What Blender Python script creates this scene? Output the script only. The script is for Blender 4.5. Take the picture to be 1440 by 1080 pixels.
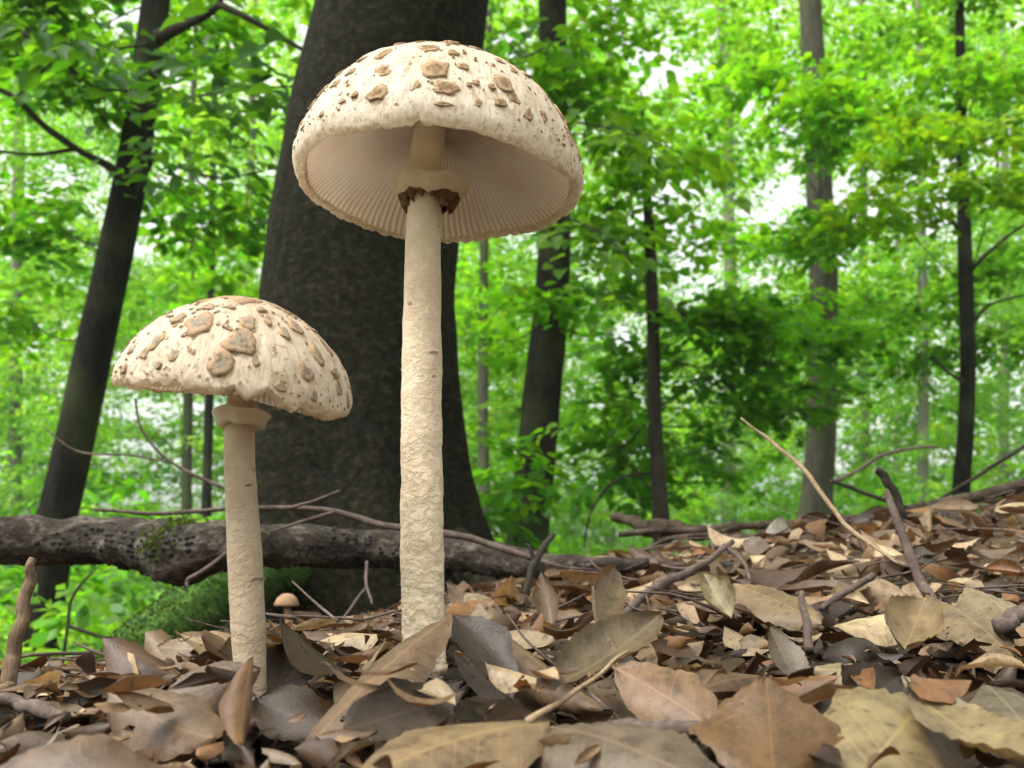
import bpy, math, random
import numpy as np
from mathutils import Vector, Matrix, noise as mnoise

# ------------------------------------------------------------------ camera, sky, sun, exposure
scene = bpy.context.scene
for o in list(bpy.data.objects):
    bpy.data.objects.remove(o)
PITCH = math.radians(11.0)
CZ = 0.05
FPX = 1400.0
cam_d = bpy.data.cameras.new('camera')
cam = bpy.data.objects.new('camera', cam_d)
scene.collection.objects.link(cam)
cam.location = (0, 0, CZ)
cam.rotation_euler = (math.pi / 2 + PITCH, 0, 0)
cam_d.sensor_width = 36.0
cam_d.lens = 35.0
cam_d.clip_start = 0.02
cam_d.clip_end = 600
cam_d.dof.use_dof = True
cam_d.dof.focus_distance = 0.56
cam_d.dof.aperture_fstop = 15.0
scene.camera = cam

world = bpy.data.worlds.new('World'); scene.world = world
world.use_nodes = True
wn = world.node_tree; wn.nodes.clear()
sky = wn.nodes.new('ShaderNodeTexSky'); sky.sky_type = 'NISHITA'
sky.sun_disc = False
sky.air_density = 1.0; sky.dust_density = 6.0; sky.ozone_density = 1.0
hs = wn.nodes.new('ShaderNodeHueSaturation'); hs.inputs['Saturation'].default_value = 0.06
bg = wn.nodes.new('ShaderNodeBackground'); bg.inputs['Strength'].default_value = 0.15
wo = wn.nodes.new('ShaderNodeOutputWorld')
wn.links.new(sky.outputs[0], hs.inputs['Color']); wn.links.new(hs.outputs[0], bg.inputs['Color'])
wn.links.new(bg.outputs[0], wo.inputs[0])

sun_d = bpy.data.lights.new('sun', 'SUN'); sun_d.energy = 1.0; sun_d.angle = math.radians(35)
sun_d.color = (1.0, 0.96, 0.9)
sun = bpy.data.objects.new('sun', sun_d); scene.collection.objects.link(sun)
sun_dir = Vector((-0.38, -0.28, 0.88)).normalized()     # soft light from above, a little from the left and behind the camera
sun.rotation_euler = sun_dir.to_track_quat('Z', 'Y').to_euler()
sun.location = (0, 0, 20)
sky.sun_elevation = math.asin(sun_dir.z)
sky.sun_rotation = math.atan2(sun_dir.x, sun_dir.y)

vs = scene.view_settings
vs.view_transform = 'Standard'; vs.look = 'None'; vs.gamma = 1.0; vs.use_curve_mapping = False
vs.exposure = 1.72
scene.render.engine = 'CYCLES'
cy = scene.cycles
cy.use_denoising = True
cy.max_bounces = 8; cy.diffuse_bounces = 4; cy.glossy_bounces = 2; cy.transmission_bounces = 5
cy.transparent_max_bounces = 4; cy.caustics_reflective = False; cy.caustics_refractive = False

R = random.Random(7)
RN = np.random.default_rng(11)
COL = scene.collection

# ------------------------------------------------------------------ helpers
SP, CP = math.sin(PITCH), math.cos(PITCH)
def at(px, py, Y):
    """point on the sight line through a photo pixel (1440 x 1080) at distance Y in front of the camera"""
    u = (px - 720) / FPX; v = (540 - py) / FPX
    y = CP - v * SP; z = SP + v * CP
    return Vector((u * Y / y, Y, CZ + z * Y / y))
def proj(p):
    d = (p[0], p[1], p[2] - CZ)
    zc = d[1] * CP + d[2] * SP; v = -d[1] * SP + d[2] * CP
    return (720 + FPX * d[0] / zc, 540 - FPX * v / zc)
def pxm(Y): return Y * 1.02 / FPX            # metres per photo pixel at that distance

def link(o, parent=None):
    COL.objects.link(o)
    if parent is not None: o.parent = parent
    return o
def root_of(o):
    off = Vector((0, 0, 0))
    while o is not None:
        off += Vector(o.location); o = o.parent
    return off
def build(name, verts, faces, mat, parent=None, smooth=True, attrs=None, col=None):
    """one mesh object from world-space vertices; faces = (n,k) array or list"""
    v = np.asarray(verts, dtype=np.float64).reshape(-1, 3)
    if parent is not None:
        v = v - np.array(root_of(parent))
    me = bpy.data.meshes.new(name)
    if isinstance(faces, np.ndarray):
        n, k = faces.shape
        me.vertices.add(len(v)); me.vertices.foreach_set('co', v.astype(np.float32).ravel())
        me.loops.add(n * k); me.loops.foreach_set('vertex_index', faces.astype(np.int32).ravel())
        me.polygons.add(n)
        me.polygons.foreach_set('loop_start', np.arange(0, n * k, k, dtype=np.int32))
        me.polygons.foreach_set('loop_total', np.full(n, k, dtype=np.int32))
        me.update(calc_edges=True); me.validate()
    else:
        me.from_pydata(v.tolist(), [], faces)
    if smooth: me.polygons.foreach_set('use_smooth', np.ones(len(me.polygons), dtype=bool))
    if attrs:
        for an, arr in attrs.items():
            a = me.attributes.new(an, 'FLOAT_VECTOR', 'POINT')
            a.data.foreach_set('vector', np.asarray(arr, dtype=np.float32).ravel())
    if col is not None:
        a = me.color_attributes.new('col', 'FLOAT_COLOR', 'POINT')
        c = np.ones((len(v), 4), dtype=np.float32); c[:, :3] = col
        a.data.foreach_set('color', c.ravel())
    me.materials.append(mat)
    return link(bpy.data.objects.new(name, me), parent)
def tag(o, label=None, cat=None, group=None, kind=None):
    if label: o['label'] = label
    if cat: o['category'] = cat
    if group: o['group'] = group
    if kind: o['kind'] = kind
    return o
def empty(name, loc, label, cat, group=None):
    e = bpy.data.objects.new(name, None); e.empty_display_size = 0.05
    e.location = loc; link(e); return tag(e, label, cat, group)

def catmull(pts, n):
    P = [np.array(p, float) for p in pts]
    P = [2 * P[0] - P[1]] + P + [2 * P[-1] - P[-2]]
    out = []
    segs = len(P) - 3
    for i in range(n):
        t = i / (n - 1) * segs; s = min(int(t), segs - 1); t -= s
        a, b, c, d = P[s:s + 4]
        out.append(0.5 * ((2 * b) + (c - a) * t + (2 * a - 5 * b + 4 * c - d) * t * t + (3 * b - a - 3 * c + d) * t ** 3))
    return np.array(out)
def tube(pts, radii, rings=12, seg=8, amp=0.0, freq=8.0, seed=0, close=True):
    """tapered tube along a curve; amp = relative bumpiness"""
    path = catmull(pts, rings)
    rad = np.interp(np.linspace(0, 1, rings), np.linspace(0, 1, len(radii)), radii)
    tan = np.gradient(path, axis=0); tan /= np.linalg.norm(tan, axis=1)[:, None] + 1e-12
    ref = np.array([0.31, 0.17, 0.93]) if abs(tan[0][2]) < 0.8 else np.array([0.9, 0.2, 0.1])
    verts, fib = [], []
    L = 0.0
    a = np.cross(tan[0], ref); a /= np.linalg.norm(a)
    for i in range(rings):
        a = a - tan[i] * a.dot(tan[i]); a /= np.linalg.norm(a); b = np.cross(tan[i], a)
        if i: L += np.linalg.norm(path[i] - path[i - 1])
        for j in range(seg):
            th = 2 * math.pi * j / seg
            r = rad[i]
            if amp:
                q = (math.cos(th) * 1.2 + seed * 3.1, math.sin(th) * 1.2, L * freq + seed)
                r *= 1 + amp * mnoise.noise(q) + 0.5 * amp * mnoise.noise((q[0] * 2.7, q[1] * 2.7, q[2] * 2.7))
            verts.append(path[i] + (a * math.cos(th) + b * math.sin(th)) * r)
            fib.append((math.cos(th) * rad[i], math.sin(th) * rad[i], L))
    faces = []
    for i in range(rings - 1):
        for j in range(seg):
            faces.append((i * seg + j, i * seg + (j + 1) % seg, (i + 1) * seg + (j + 1) % seg, (i + 1) * seg + j))
    if close:
        faces.append(tuple(range(seg))[::-1]); faces.append(tuple((rings - 1) * seg + j for j in range(seg)))
    return np.array(verts), faces, np.array(fib)
def merge(parts):
    V, F, A, n = [], [], [], 0
    for p in parts:
        V.append(p[0]); F += [tuple(i + n for i in f) for f in p[1]]
        if len(p) > 2: A.append(p[2])
        n += len(p[0])
    return np.concatenate(V), F, (np.concatenate(A) if A else None)

# ------------------------------------------------------------------ materials
def newmat(name):
    m = bpy.data.materials.new(name); m.use_nodes = True
    nt = m.node_tree; nt.nodes.clear()
    return m, nt, nt.nodes.new('ShaderNodeOutputMaterial')
def N(nt, t, **kw):
    n = nt.nodes.new('ShaderNode' + t)
    for k, v in kw.items(): setattr(n, k, v)
    return n
def ramp(nt, fac, stops, interp='LINEAR'):
    r = N(nt, 'ValToRGB'); r.color_ramp.interpolation = interp
    el = r.color_ramp.elements
    while len(el) < len(stops): el.new(0.5)
    for e, (p, c) in zip(el, stops):
        e.position = p; e.color = (c[0], c[1], c[2], 1) if not isinstance(c, (int, float)) else (c, c, c, 1)
    nt.links.new(fac, r.inputs[0]); return r.outputs[0]
def mix(nt, fac, a, b, mode='MIX'):
    m = N(nt, 'MixRGB', blend_type=mode)
    for s, v in ((m.inputs[0], fac), (m.inputs[1], a), (m.inputs[2], b)):
        if isinstance(v, (int, float)): s.default_value = v
        elif isinstance(v, tuple): s.default_value = (v[0], v[1], v[2], 1)
        else: nt.links.new(v, s)
    return m.outputs[0]
def math_(nt, op, a, b=None, clamp=False):
    m = N(nt, 'Math', operation=op); m.use_clamp = clamp
    for s, v in ((m.inputs[0], a), (m.inputs[1], b)):
        if v is None: continue
        if isinstance(v, (int, float)): s.default_value = v
        else: nt.links.new(v, s)
    return m.outputs[0]
def noise_(nt, vec, scale, detail=4, rough=0.55, dist=0.0):
    n = N(nt, 'TexNoise'); n.inputs['Scale'].default_value = scale; n.inputs['Detail'].default_value = detail
    n.inputs['Roughness'].default_value = rough; n.inputs['Distortion'].default_value = dist
    if vec is not None: nt.links.new(vec, n.inputs['Vector'])
    return n.outputs['Fac']
def voro(nt, vec, scale, feature='F1', rnd=1.0):
    n = N(nt, 'TexVoronoi', feature=feature); n.inputs['Scale'].default_value = scale; n.inputs['Randomness'].default_value = rnd
    if vec is not None: nt.links.new(vec, n.inputs['Vector'])
    return n.outputs['Distance']
def mapping(nt, vec, scale):
    m = N(nt, 'Mapping'); m.inputs['Scale'].default_value = scale
    nt.links.new(vec, m.inputs['Vector']); return m.outputs[0]
def attr(nt, name, out='Vector'):
    return N(nt, 'Attribute', attribute_name=name).outputs[out]
def bump(nt, h, strength, dist):
    b = N(nt, 'Bump'); b.inputs['Strength'].default_value = strength; b.inputs['Distance'].default_value = dist
    nt.links.new(h, b.inputs['Height']); return b.outputs[0]
def princ(nt, out, color, rough=0.8, normal=None, spec=0.3, sss=0.0, sss_r=(0.01, 0.006, 0.004)):
    p = N(nt, 'BsdfPrincipled')
    if isinstance(color, tuple): p.inputs['Base Color'].default_value = (*color, 1)
    else: nt.links.new(color, p.inputs['Base Color'])
    if isinstance(rough, (int, float)): p.inputs['Roughness'].default_value = rough
    else: nt.links.new(rough, p.inputs['Roughness'])
    p.inputs['Specular IOR Level'].default_value = spec
    if sss:
        p.inputs['Subsurface Weight'].default_value = sss; p.inputs['Subsurface Radius'].default_value = sss_r
        p.inputs['Subsurface Scale'].default_value = 0.4
    if normal is not None: nt.links.new(normal, p.inputs['Normal'])
    nt.links.new(p.outputs[0], out.inputs[0]); return p
def objco(nt): return N(nt, 'TexCoord').outputs['Object']

def green_leaf_mat(name, from_object=False, base=(0.07, 0.19, 0.02)):
    m, nt, out = newmat(name)
    if from_object:
        oi = N(nt, 'ObjectInfo')
        c = mix(nt, oi.outputs['Random'], tuple(x * 0.75 for x in base), (base[0] * 1.7, base[1] * 1.25, base[2] * 1.2))
    else:
        c = attr(nt, 'col', 'Color')
    tr = mix(nt, 1.0, c, (1.75, 1.72, 0.45), 'MULTIPLY')
    d = N(nt, 'BsdfDiffuse'); nt.links.new(c, d.inputs[0])
    t = N(nt, 'BsdfTranslucent'); nt.links.new(tr, t.inputs[0])
    g = N(nt, 'BsdfGlossy'); g.inputs['Roughness'].default_value = 0.45; g.inputs[0].default_value = (0.8, 0.9, 0.85, 1)
    ms = N(nt, 'MixShader'); ms.inputs[0].default_value = 0.6
    nt.links.new(d.outputs[0], ms.inputs[1]); nt.links.new(t.outputs[0], ms.inputs[2])
    m2 = N(nt, 'MixShader'); m2.inputs[0].default_value = 0.018
    nt.links.new(ms.outputs[0], m2.inputs[1]); nt.links.new(g.outputs[0], m2.inputs[2])
    nt.links.new(m2.outputs[0], out.inputs[0]); return m
M_LEAF = green_leaf_mat('green_leaf')
M_LEAFO = green_leaf_mat('green_leaf_single', True, (0.032, 0.105, 0.011))
M_LEAFO2 = green_leaf_mat('green_leaf_bright', True, (0.08, 0.2, 0.018))

def dry_leaf_mat(name, from_object):
    m, nt, out = newmat(name)
    luv = attr(nt, 'luv')
    sx = N(nt, 'SeparateXYZ'); nt.links.new(luv, sx.inputs[0])
    u, v, w = sx.outputs[0], sx.outputs[1], sx.outputs[2]
    if from_object: base = N(nt, 'ObjectInfo').outputs['Color']
    else: base = attr(nt, 'col', 'Color')
    base = mix(nt, N(nt, 'NewGeometry').outputs['Backfacing'], base, mix(nt, 1.0, base, (1.35, 1.35, 1.4), 'MULTIPLY'))
    au = math_(nt, 'ABSOLUTE', u)
    mid = math_(nt, 'LESS_THAN', au, 0.009)
    sv = math_(nt, 'FRACT', math_(nt, 'MULTIPLY', math_(nt, 'SUBTRACT', v, math_(nt, 'MULTIPLY', au, 0.75)), 9.0))
    side = math_(nt, 'LESS_THAN', math_(nt, 'ABSOLUTE', math_(nt, 'SUBTRACT', sv, 0.5)), 0.05)
    vein = math_(nt, 'MAXIMUM', mid, math_(nt, 'MULTIPLY', side, 0.55))
    oc = N(nt, 'TexCoord').outputs['Object']
    geo = N(nt, 'NewGeometry')
    n1 = noise_(nt, geo.outputs['Position'], 60, 6, 0.65, 0.5)
    n2 = noise_(nt, geo.outputs['Position'], 190, 4, 0.6)
    n3 = noise_(nt, geo.outputs['Position'], 700, 2, 0.6)
    c = mix(nt, 1.0, base, ramp(nt, n1, [(0.28, (0.38, 0.33, 0.3)), (0.45, (0.85, 0.82, 0.78)), (0.58, (1.05, 1.03, .98)), (0.75, (1.5, 1.42, 1.2))]), 'MULTIPLY')
    c = mix(nt, 0.65, c, ramp(nt, n2, [(0.3, (0.6, 0.55, 0.5)), (0.55, (1.0, 1.0, 1.0)), (0.8, (1.3, 1.25, 1.15))]), 'MULTIPLY')
    spots = ramp(nt, n2, [(0.33, 1), (0.40, 0)])
    c = mix(nt, math_(nt, 'MULTIPLY', spots, 0.6), c, (0.05, 0.03, 0.02))
    c = mix(nt, math_(nt, 'MULTIPLY', vein, 0.6), c, mix(nt, 1.0, base, (1.5, 1.4, 1.2), 'MULTIPLY'))
    h = math_(nt, 'ADD', math_(nt, 'MULTIPLY', vein, 0.5), math_(nt, 'MULTIPLY', n3, 0.5))
    nrm = bump(nt, h, 0.5, 0.0012)
    p = N(nt, 'BsdfPrincipled'); nt.links.new(c, p.inputs['Base Color'])
    p.inputs['Roughness'].default_value = 0.5; p.inputs['Specular IOR Level'].default_value = 0.4
    nt.links.new(nrm, p.inputs['Normal'])
    t = N(nt, 'BsdfTranslucent'); nt.links.new(mix(nt, 1.0, c, (1.2, 0.85, 0.5), 'MULTIPLY'), t.inputs[0])
    ms = N(nt, 'MixShader'); ms.inputs[0].default_value = 0.16
    nt.links.new(p.outputs[0], ms.inputs[1]); nt.links.new(t.outputs[0], ms.inputs[2])
    hole = math_(nt, 'LESS_THAN', noise_(nt, geo.outputs['Position'], 105, 2, 0.5, 0.6), 0.265)      # insect holes
    tp = N(nt, 'BsdfTransparent'); mh = N(nt, 'MixShader'); nt.links.new(hole, mh.inputs[0])
    nt.links.new(ms.outputs[0], mh.inputs[1]); nt.links.new(tp.outputs[0], mh.inputs[2])
    nt.links.new(mh.outputs[0], out.inputs[0]); return m
M_DRYO = dry_leaf_mat('dry_leaf', True)
M_DRYC = dry_leaf_mat('dry_leaf_litter', False)

def bark_mat(name, dark, mid, light, vscale=(1, 1, 0.25), s1=9, s2=60, bstr=0.6, bdist=0.01, tint=None, cracks=0.0):
    m, nt, out = newmat(name)
    pos = N(nt, 'NewGeometry').outputs['Position']
    q = mapping(nt, pos, vscale)
    a = noise_(nt, q, s1, 8, 0.7, 0.0); b = noise_(nt, q, s2, 5, 0.65)
    f = math_(nt, 'ADD', math_(nt, 'MULTIPLY', a, 0.6), math_(nt, 'MULTIPLY', b, 0.4))
    c = ramp(nt, f, [(0.34, dark), (0.5, mid), (0.66, light)])
    h = f
    if tint:
        c = mix(nt, ramp(nt, noise_(nt, pos, tint[1], 3), [(0.5, 0), (0.62, 1)]), c, tint[0])
    if cracks:
        wv = N(nt, 'TexNoise'); wv.inputs['Scale'].default_value = 9; wv.inputs['Detail'].default_value = 4; nt.links.new(pos, wv.inputs['Vector'])
        wa = N(nt, 'VectorMath', operation='MULTIPLY_ADD'); nt.links.new(wv.outputs['Color'], wa.inputs[0]); wa.inputs[1].default_value = (.16, .16, .2); nt.links.new(pos, wa.inputs[2])
        d = voro(nt, mapping(nt, wa.outputs[0], (1, 1, .42)), cracks * 1.5, 'DISTANCE_TO_EDGE')
        cr = ramp(nt, d, [(0.0, 0), (0.015, 0.1), (0.05, 1)])
        gate = ramp(nt, noise_(nt, pos, 4.5, 2), [(0.48, 1), (0.56, 0)])
        sz = N(nt, 'SeparateXYZ'); nt.links.new(pos, sz.inputs[0])
        low = ramp(nt, math_(nt, 'MULTIPLY', sz.outputs[2], 1.0), [(0.3, 0), (0.6, 1)])
        cr = math_(nt, 'MAXIMUM', math_(nt, 'MAXIMUM', cr, gate), low)
        c = mix(nt, cr, (0.012, 0.011, 0.009), c)
        h = math_(nt, 'ADD', f, math_(nt, 'MULTIPLY', cr, 0.35))
    princ(nt, out, c, 0.85, bump(nt, h, bstr, bdist), 0.06); return m
M_BEECH = bark_mat('beech_bark', (0.002, 0.0019, 0.001), (0.0085, 0.008, 0.0045), (0.042, 0.038, 0.022), (1, 1, 1.5), 55, 260, 0.9, 0.006, cracks=6.0)
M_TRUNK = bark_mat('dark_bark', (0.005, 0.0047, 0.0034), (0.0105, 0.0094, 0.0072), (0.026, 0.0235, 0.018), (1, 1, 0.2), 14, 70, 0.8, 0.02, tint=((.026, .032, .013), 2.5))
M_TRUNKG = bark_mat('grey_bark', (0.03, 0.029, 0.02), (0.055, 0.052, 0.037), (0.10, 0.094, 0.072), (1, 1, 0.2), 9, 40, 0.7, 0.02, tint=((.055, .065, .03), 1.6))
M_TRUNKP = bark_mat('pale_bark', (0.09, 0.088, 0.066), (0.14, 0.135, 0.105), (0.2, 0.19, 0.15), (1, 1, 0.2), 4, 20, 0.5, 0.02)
M_LOG = bark_mat('log_bark', (0.01, 0.008, 0.006), (0.042, 0.034, 0.027), (0.18, 0.15, 0.128), (0.6, 1, 1), 42, 190, 1.0, 0.009)
M_TWIG = bark_mat('twig_bark', (0.035, 0.025, 0.021), (0.085, 0.062, 0.052), (0.16, 0.125, 0.105), (1, 1, 1), 60, 300, 0.6, 0.002)
M_TWIGP = bark_mat('pale_twig', (0.12, 0.08, 0.045), (0.23, 0.165, 0.1), (0.34, 0.26, 0.17), (1, 1, 1), 60, 300, 0.6, 0.002)
M_TWIGM = bark_mat('brown_stick', (0.07, 0.045, 0.03), (0.17, 0.115, 0.075), (0.3, 0.22, 0.15), (1, 1, .4), 120, 500, 0.9, 0.003)
M_TWIGB = bark_mat('branch_bark', (0.016, 0.014, 0.011), (0.03, 0.026, 0.02), (0.05, 0.043, 0.034), (1, 1, 1), 20, 100, 0.4, 0.004)
M_DEAD = bark_mat('dead_wood', (0.014, 0.01, 0.007), (0.045, 0.034, 0.024), (0.1, 0.078, 0.056), (1, 1, 1), 30, 160, 0.7, 0.004)

def simple(name, stops, scale, rough=0.8, b=(0.5, 0.002), vec=None, detail=5):
    m, nt, out = newmat(name)
    pos = N(nt, 'NewGeometry').outputs['Position']
    f = noise_(nt, pos, scale, detail, 0.62)
    princ(nt, out, ramp(nt, f, stops), rough, bump(nt, f, *b), 0.2); return m
M_FUNGUS = simple('black_fungus', [(0.3, (0.006, 0.006, 0.006)), (0.7, (0.02, 0.018, 0.016))], 300)
M_MOSS = simple('moss', [(0.3, (0.012, 0.032, 0.005)), (0.5, (0.035, 0.085, 0.01)), (0.7, (0.07, 0.14, 0.018))], 120, 0.95, (0.9, 0.006))
M_RINGB = simple('ring_brown', [(0.3, (0.06, 0.03, 0.015)), (0.6, (0.2, 0.11, 0.055)), (0.75, (0.4, 0.27, 0.16))], 260)
M_TINY = simple('tiny_cap', [(0.3, (0.17, 0.095, 0.05)), (0.7, (0.33, 0.21, 0.125))], 120)

# ground: dark leaf mould by the mushrooms, green ground cover beyond
def ground_mat():
    m, nt, out = newmat('forest_soil')
    pos = N(nt, 'NewGeometry').outputs['Position']
    n1 = noise_(nt, pos, 30, 6, 0.7); n2 = noise_(nt, pos, 160, 5, 0.7)
    f = math_(nt, 'ADD', math_(nt, 'MULTIPLY', n1, 0.5), math_(nt, 'MULTIPLY', n2, 0.5))
    soil = ramp(nt, f, [(0.32, (0.02, 0.014, 0.01)), (0.5, (0.07, 0.048, 0.03)), (0.68, (0.17, 0.12, 0.075))])
    g = noise_(nt, pos, 1.7, 6, 0.7)
    green = ramp(nt, g, [(0.3, (0.03, 0.07, 0.015)), (0.55, (0.07, 0.15, 0.03)), (0.75, (0.12, 0.2, 0.06))])
    sp = N(nt, 'SeparateXYZ'); nt.links.new(pos, sp.inputs[0])
    far = ramp(nt, math_(nt, 'MULTIPLY', math_(nt, 'ADD', sp.outputs[1], math_(nt, 'MULTIPLY', n1, 1.0)), 0.2), [(0.6, 0), (0.85, 1)])
    mossy = ramp(nt, noise_(nt, pos, 6, 3), [(0.5, 0), (0.6, 1)])
    c = mix(nt, math_(nt, 'MULTIPLY', mossy, 0.35), soil, (0.09, 0.085, 0.03))
    c = mix(nt, far, c, green)
    princ(nt, out, c, 0.95, bump(nt, f, 0.9, 0.01), 0.15); return m
M_GROUND = ground_mat()

# mushroom materials
def thin(nt, out, p, c, amount):
    """thin pale flesh lets some light through"""
    t = N(nt, 'BsdfTranslucent'); nt.links.new(c, t.inputs[0])
    ms = N(nt, 'MixShader'); ms.inputs[0].default_value = amount
    nt.links.new(p.outputs[0], ms.inputs[1]); nt.links.new(t.outputs[0], ms.inputs[2]); nt.links.new(ms.outputs[0], out.inputs[0])
def cap_mat(name, cream, tan, brown, speck):
    m, nt, out = newmat(name)
    fib = attr(nt, 'fib'); oc = N(nt, 'NewGeometry').outputs['Position']
    sx = N(nt, 'SeparateXYZ'); nt.links.new(fib, sx.inputs[0])
    t = attr(nt, 'prof'); st = N(nt, 'SeparateXYZ'); nt.links.new(t, st.inputs[0])
    tt = st.outputs[0]                       # 0 at the apex, 1 at the rim
    fine = noise_(nt, mapping(nt, fib, (38, 38, 14)), 1.0, 5, 0.7)     # radial fibres
    fl = noise_(nt, mapping(nt, fib, (90, 90, 40)), 1.0, 3, 0.7)
    blot = noise_(nt, oc, 70, 4, 0.6)
    c = ramp(nt, tt, [(0.0, brown), (0.13, tan), (0.45, mixc(tan, cream, 0.55)), (0.8, cream), (1.0, cream)])
    c = mix(nt, 0.8, c, ramp(nt, blot, [(0.3, (0.86, 0.8, 0.72)), (0.6, (1.04, 1.02, 1.0))]), 'MULTIPLY')
    c = mix(nt, ramp(nt, fine, [(0.36, 0.6), (0.5, 0.0)]), c, (0.5, 0.36, 0.23))
    sp = ramp(nt, noise_(nt, oc, 330, 2, 0.5), [(0.60, 0), (0.66, 1)])
    gate = ramp(nt, tt, [(0.0, 1), (0.7, 0.75), (0.95, 0.15)])
    c = mix(nt, math_(nt, 'MULTIPLY', math_(nt, 'MULTIPLY', sp, gate), speck), c, (0.3, 0.18, 0.1))
    h = math_(nt, 'ADD', math_(nt, 'MULTIPLY', fine, 1.0), math_(nt, 'MULTIPLY', fl, 0.7))
    thin(nt, out, princ(nt, out, c, 0.85, bump(nt, h, 0.75, 0.0016), 0.2), c, 0.46); return m
def mixc(a, b, f): return tuple(x * (1 - f) + y * f for x, y in zip(a, b))
M_CAP = cap_mat('cap_skin', (0.94, 0.885, 0.76), (0.8, 0.665, 0.48), (0.3, 0.195, 0.105), 0.5)
M_CAP2 = cap_mat('cap_skin_tan', (0.91, 0.82, 0.675), (0.82, 0.68, 0.505), (0.28, 0.19, 0.11), 0.5)
def scale_mat(name, c0, c1, c2):
    m, nt, out = newmat(name)
    e = attr(nt, 'prof'); se = N(nt, 'SeparateXYZ'); nt.links.new(e, se.inputs[0])
    pos = N(nt, 'NewGeometry').outputs['Position']
    n = noise_(nt, pos, 420, 6, 0.72)
    c = mix(nt, ramp(nt, math_(nt, 'ADD', se.outputs[0], math_(nt, 'MULTIPLY', math_(nt, 'SUBTRACT', n, 0.5), 0.6)), [(0.35, 0), (0.75, 1)]), c0, c1)
    c = mix(nt, ramp(nt, n, [(0.36, 0.85), (0.5, 0)]), c, c2)
    princ(nt, out, c, 0.9, bump(nt, n, 0.7, 0.0012), 0.15); return m
M_SCALE = scale_mat('cap_scale', (0.2, 0.128, 0.07), (0.35, 0.24, 0.14), (0.085, 0.05, 0.026))
M_SCALE2 = scale_mat('cap_scale_grey', (0.23, 0.185, 0.14), (0.33, 0.22, 0.13), (0.1, 0.065, 0.038))
def gill_mat():
    m, nt, out = newmat('gills')
    e = attr(nt, 'prof'); se = N(nt, 'SeparateXYZ'); nt.links.new(e, se.inputs[0])
    pos = N(nt, 'NewGeometry').outputs['Position']
    n = noise_(nt, pos, 28, 3)
    c = ramp(nt, n, [(0.35, (0.9, 0.79, 0.73)), (0.6, (0.95, 0.9, 0.86))])
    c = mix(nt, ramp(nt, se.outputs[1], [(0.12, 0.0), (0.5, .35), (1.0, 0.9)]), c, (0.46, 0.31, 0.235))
    thin(nt, out, princ(nt, out, c, 0.8, None, 0.2), c, 0.66); return m
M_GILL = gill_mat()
def stem_mat(name, pale, flake, streak, amt):
    m, nt, out = newmat(name)
    fib = attr(nt, 'fib')
    e = attr(nt, 'prof'); se = N(nt, 'SeparateXYZ'); nt.links.new(e, se.inputs[0])
    low = se.outputs[0]                        # 0 top, 1 base
    wob = N(nt, 'TexNoise'); wob.inputs['Scale'].default_value = 160; nt.links.new(fib, wob.inputs['Vector'])
    va = N(nt, 'VectorMath', operation='MULTIPLY_ADD'); nt.links.new(wob.outputs['Color'], va.inputs[0])
    va.inputs[1].default_value = (0.008, 0.008, 0.006); nt.links.new(fib, va.inputs[2])
    vd = noise_(nt, mapping(nt, fib, (190, 190, 270)), 1.0, 4, 0.6, 1.2)
    nf = noise_(nt, mapping(nt, fib, (900, 900, 500)), 1.0, 3)
    nb = noise_(nt, fib, 45, 4, 0.6)
    nz = noise_(nt, mapping(nt, fib, (260, 260, 420)), 1.0, 4, 0.65, 0.8)
    fl = ramp(nt, vd, [(0.45, 0), (0.53, 1)])
    c = mix(nt, math_(nt, 'MULTIPLY', fl, math_(nt, 'MULTIPLY', low, amt)), pale, flake)
    c = mix(nt, ramp(nt, low, [(.1, .7), (.35, 0)]), c, tuple(min(.84, x * 1.4 + .04) for x in flake))  # top end coloured paler, standing in for light inside the cap
    c = mix(nt, 0.8, c, ramp(nt, nb, [(0.3, (0.82, 0.76, 0.68)), (0.6, (1.05, 1.03, 1.0))]), 'MULTIPLY')
    c = mix(nt, math_(nt, 'MULTIPLY', ramp(nt, nz, [(0.32, 0.6), (0.42, 0)]), math_(nt, 'ADD', math_(nt, 'MULTIPLY', low, .6), .2)), c, streak)
    h = math_(nt, 'ADD', math_(nt, 'MULTIPLY', fl, math_(nt, 'ADD', math_(nt, 'MULTIPLY', low, 0.95), 0.02)), math_(nt, 'MULTIPLY', nf, 0.35))
    princ(nt, out, c, 0.8, bump(nt, h, 0.55, 0.0011), 0.25, 0.1); return m
M_STEM = stem_mat('stem_skin', (0.56, 0.455, 0.32), (0.72, 0.62, 0.475), (0.4, 0.28, 0.165), 0.9)
M_STEM2 = stem_mat('stem_skin_tan', (0.37, 0.295, 0.21), (0.43, 0.355, 0.26), (0.26, 0.185, 0.12), 0.45)
M_RING = stem_mat('ring_skin', (0.7, 0.655, 0.55), (0.66, 0.6, 0.49), (0.5, 0.41, 0.3), 0.3)

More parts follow.
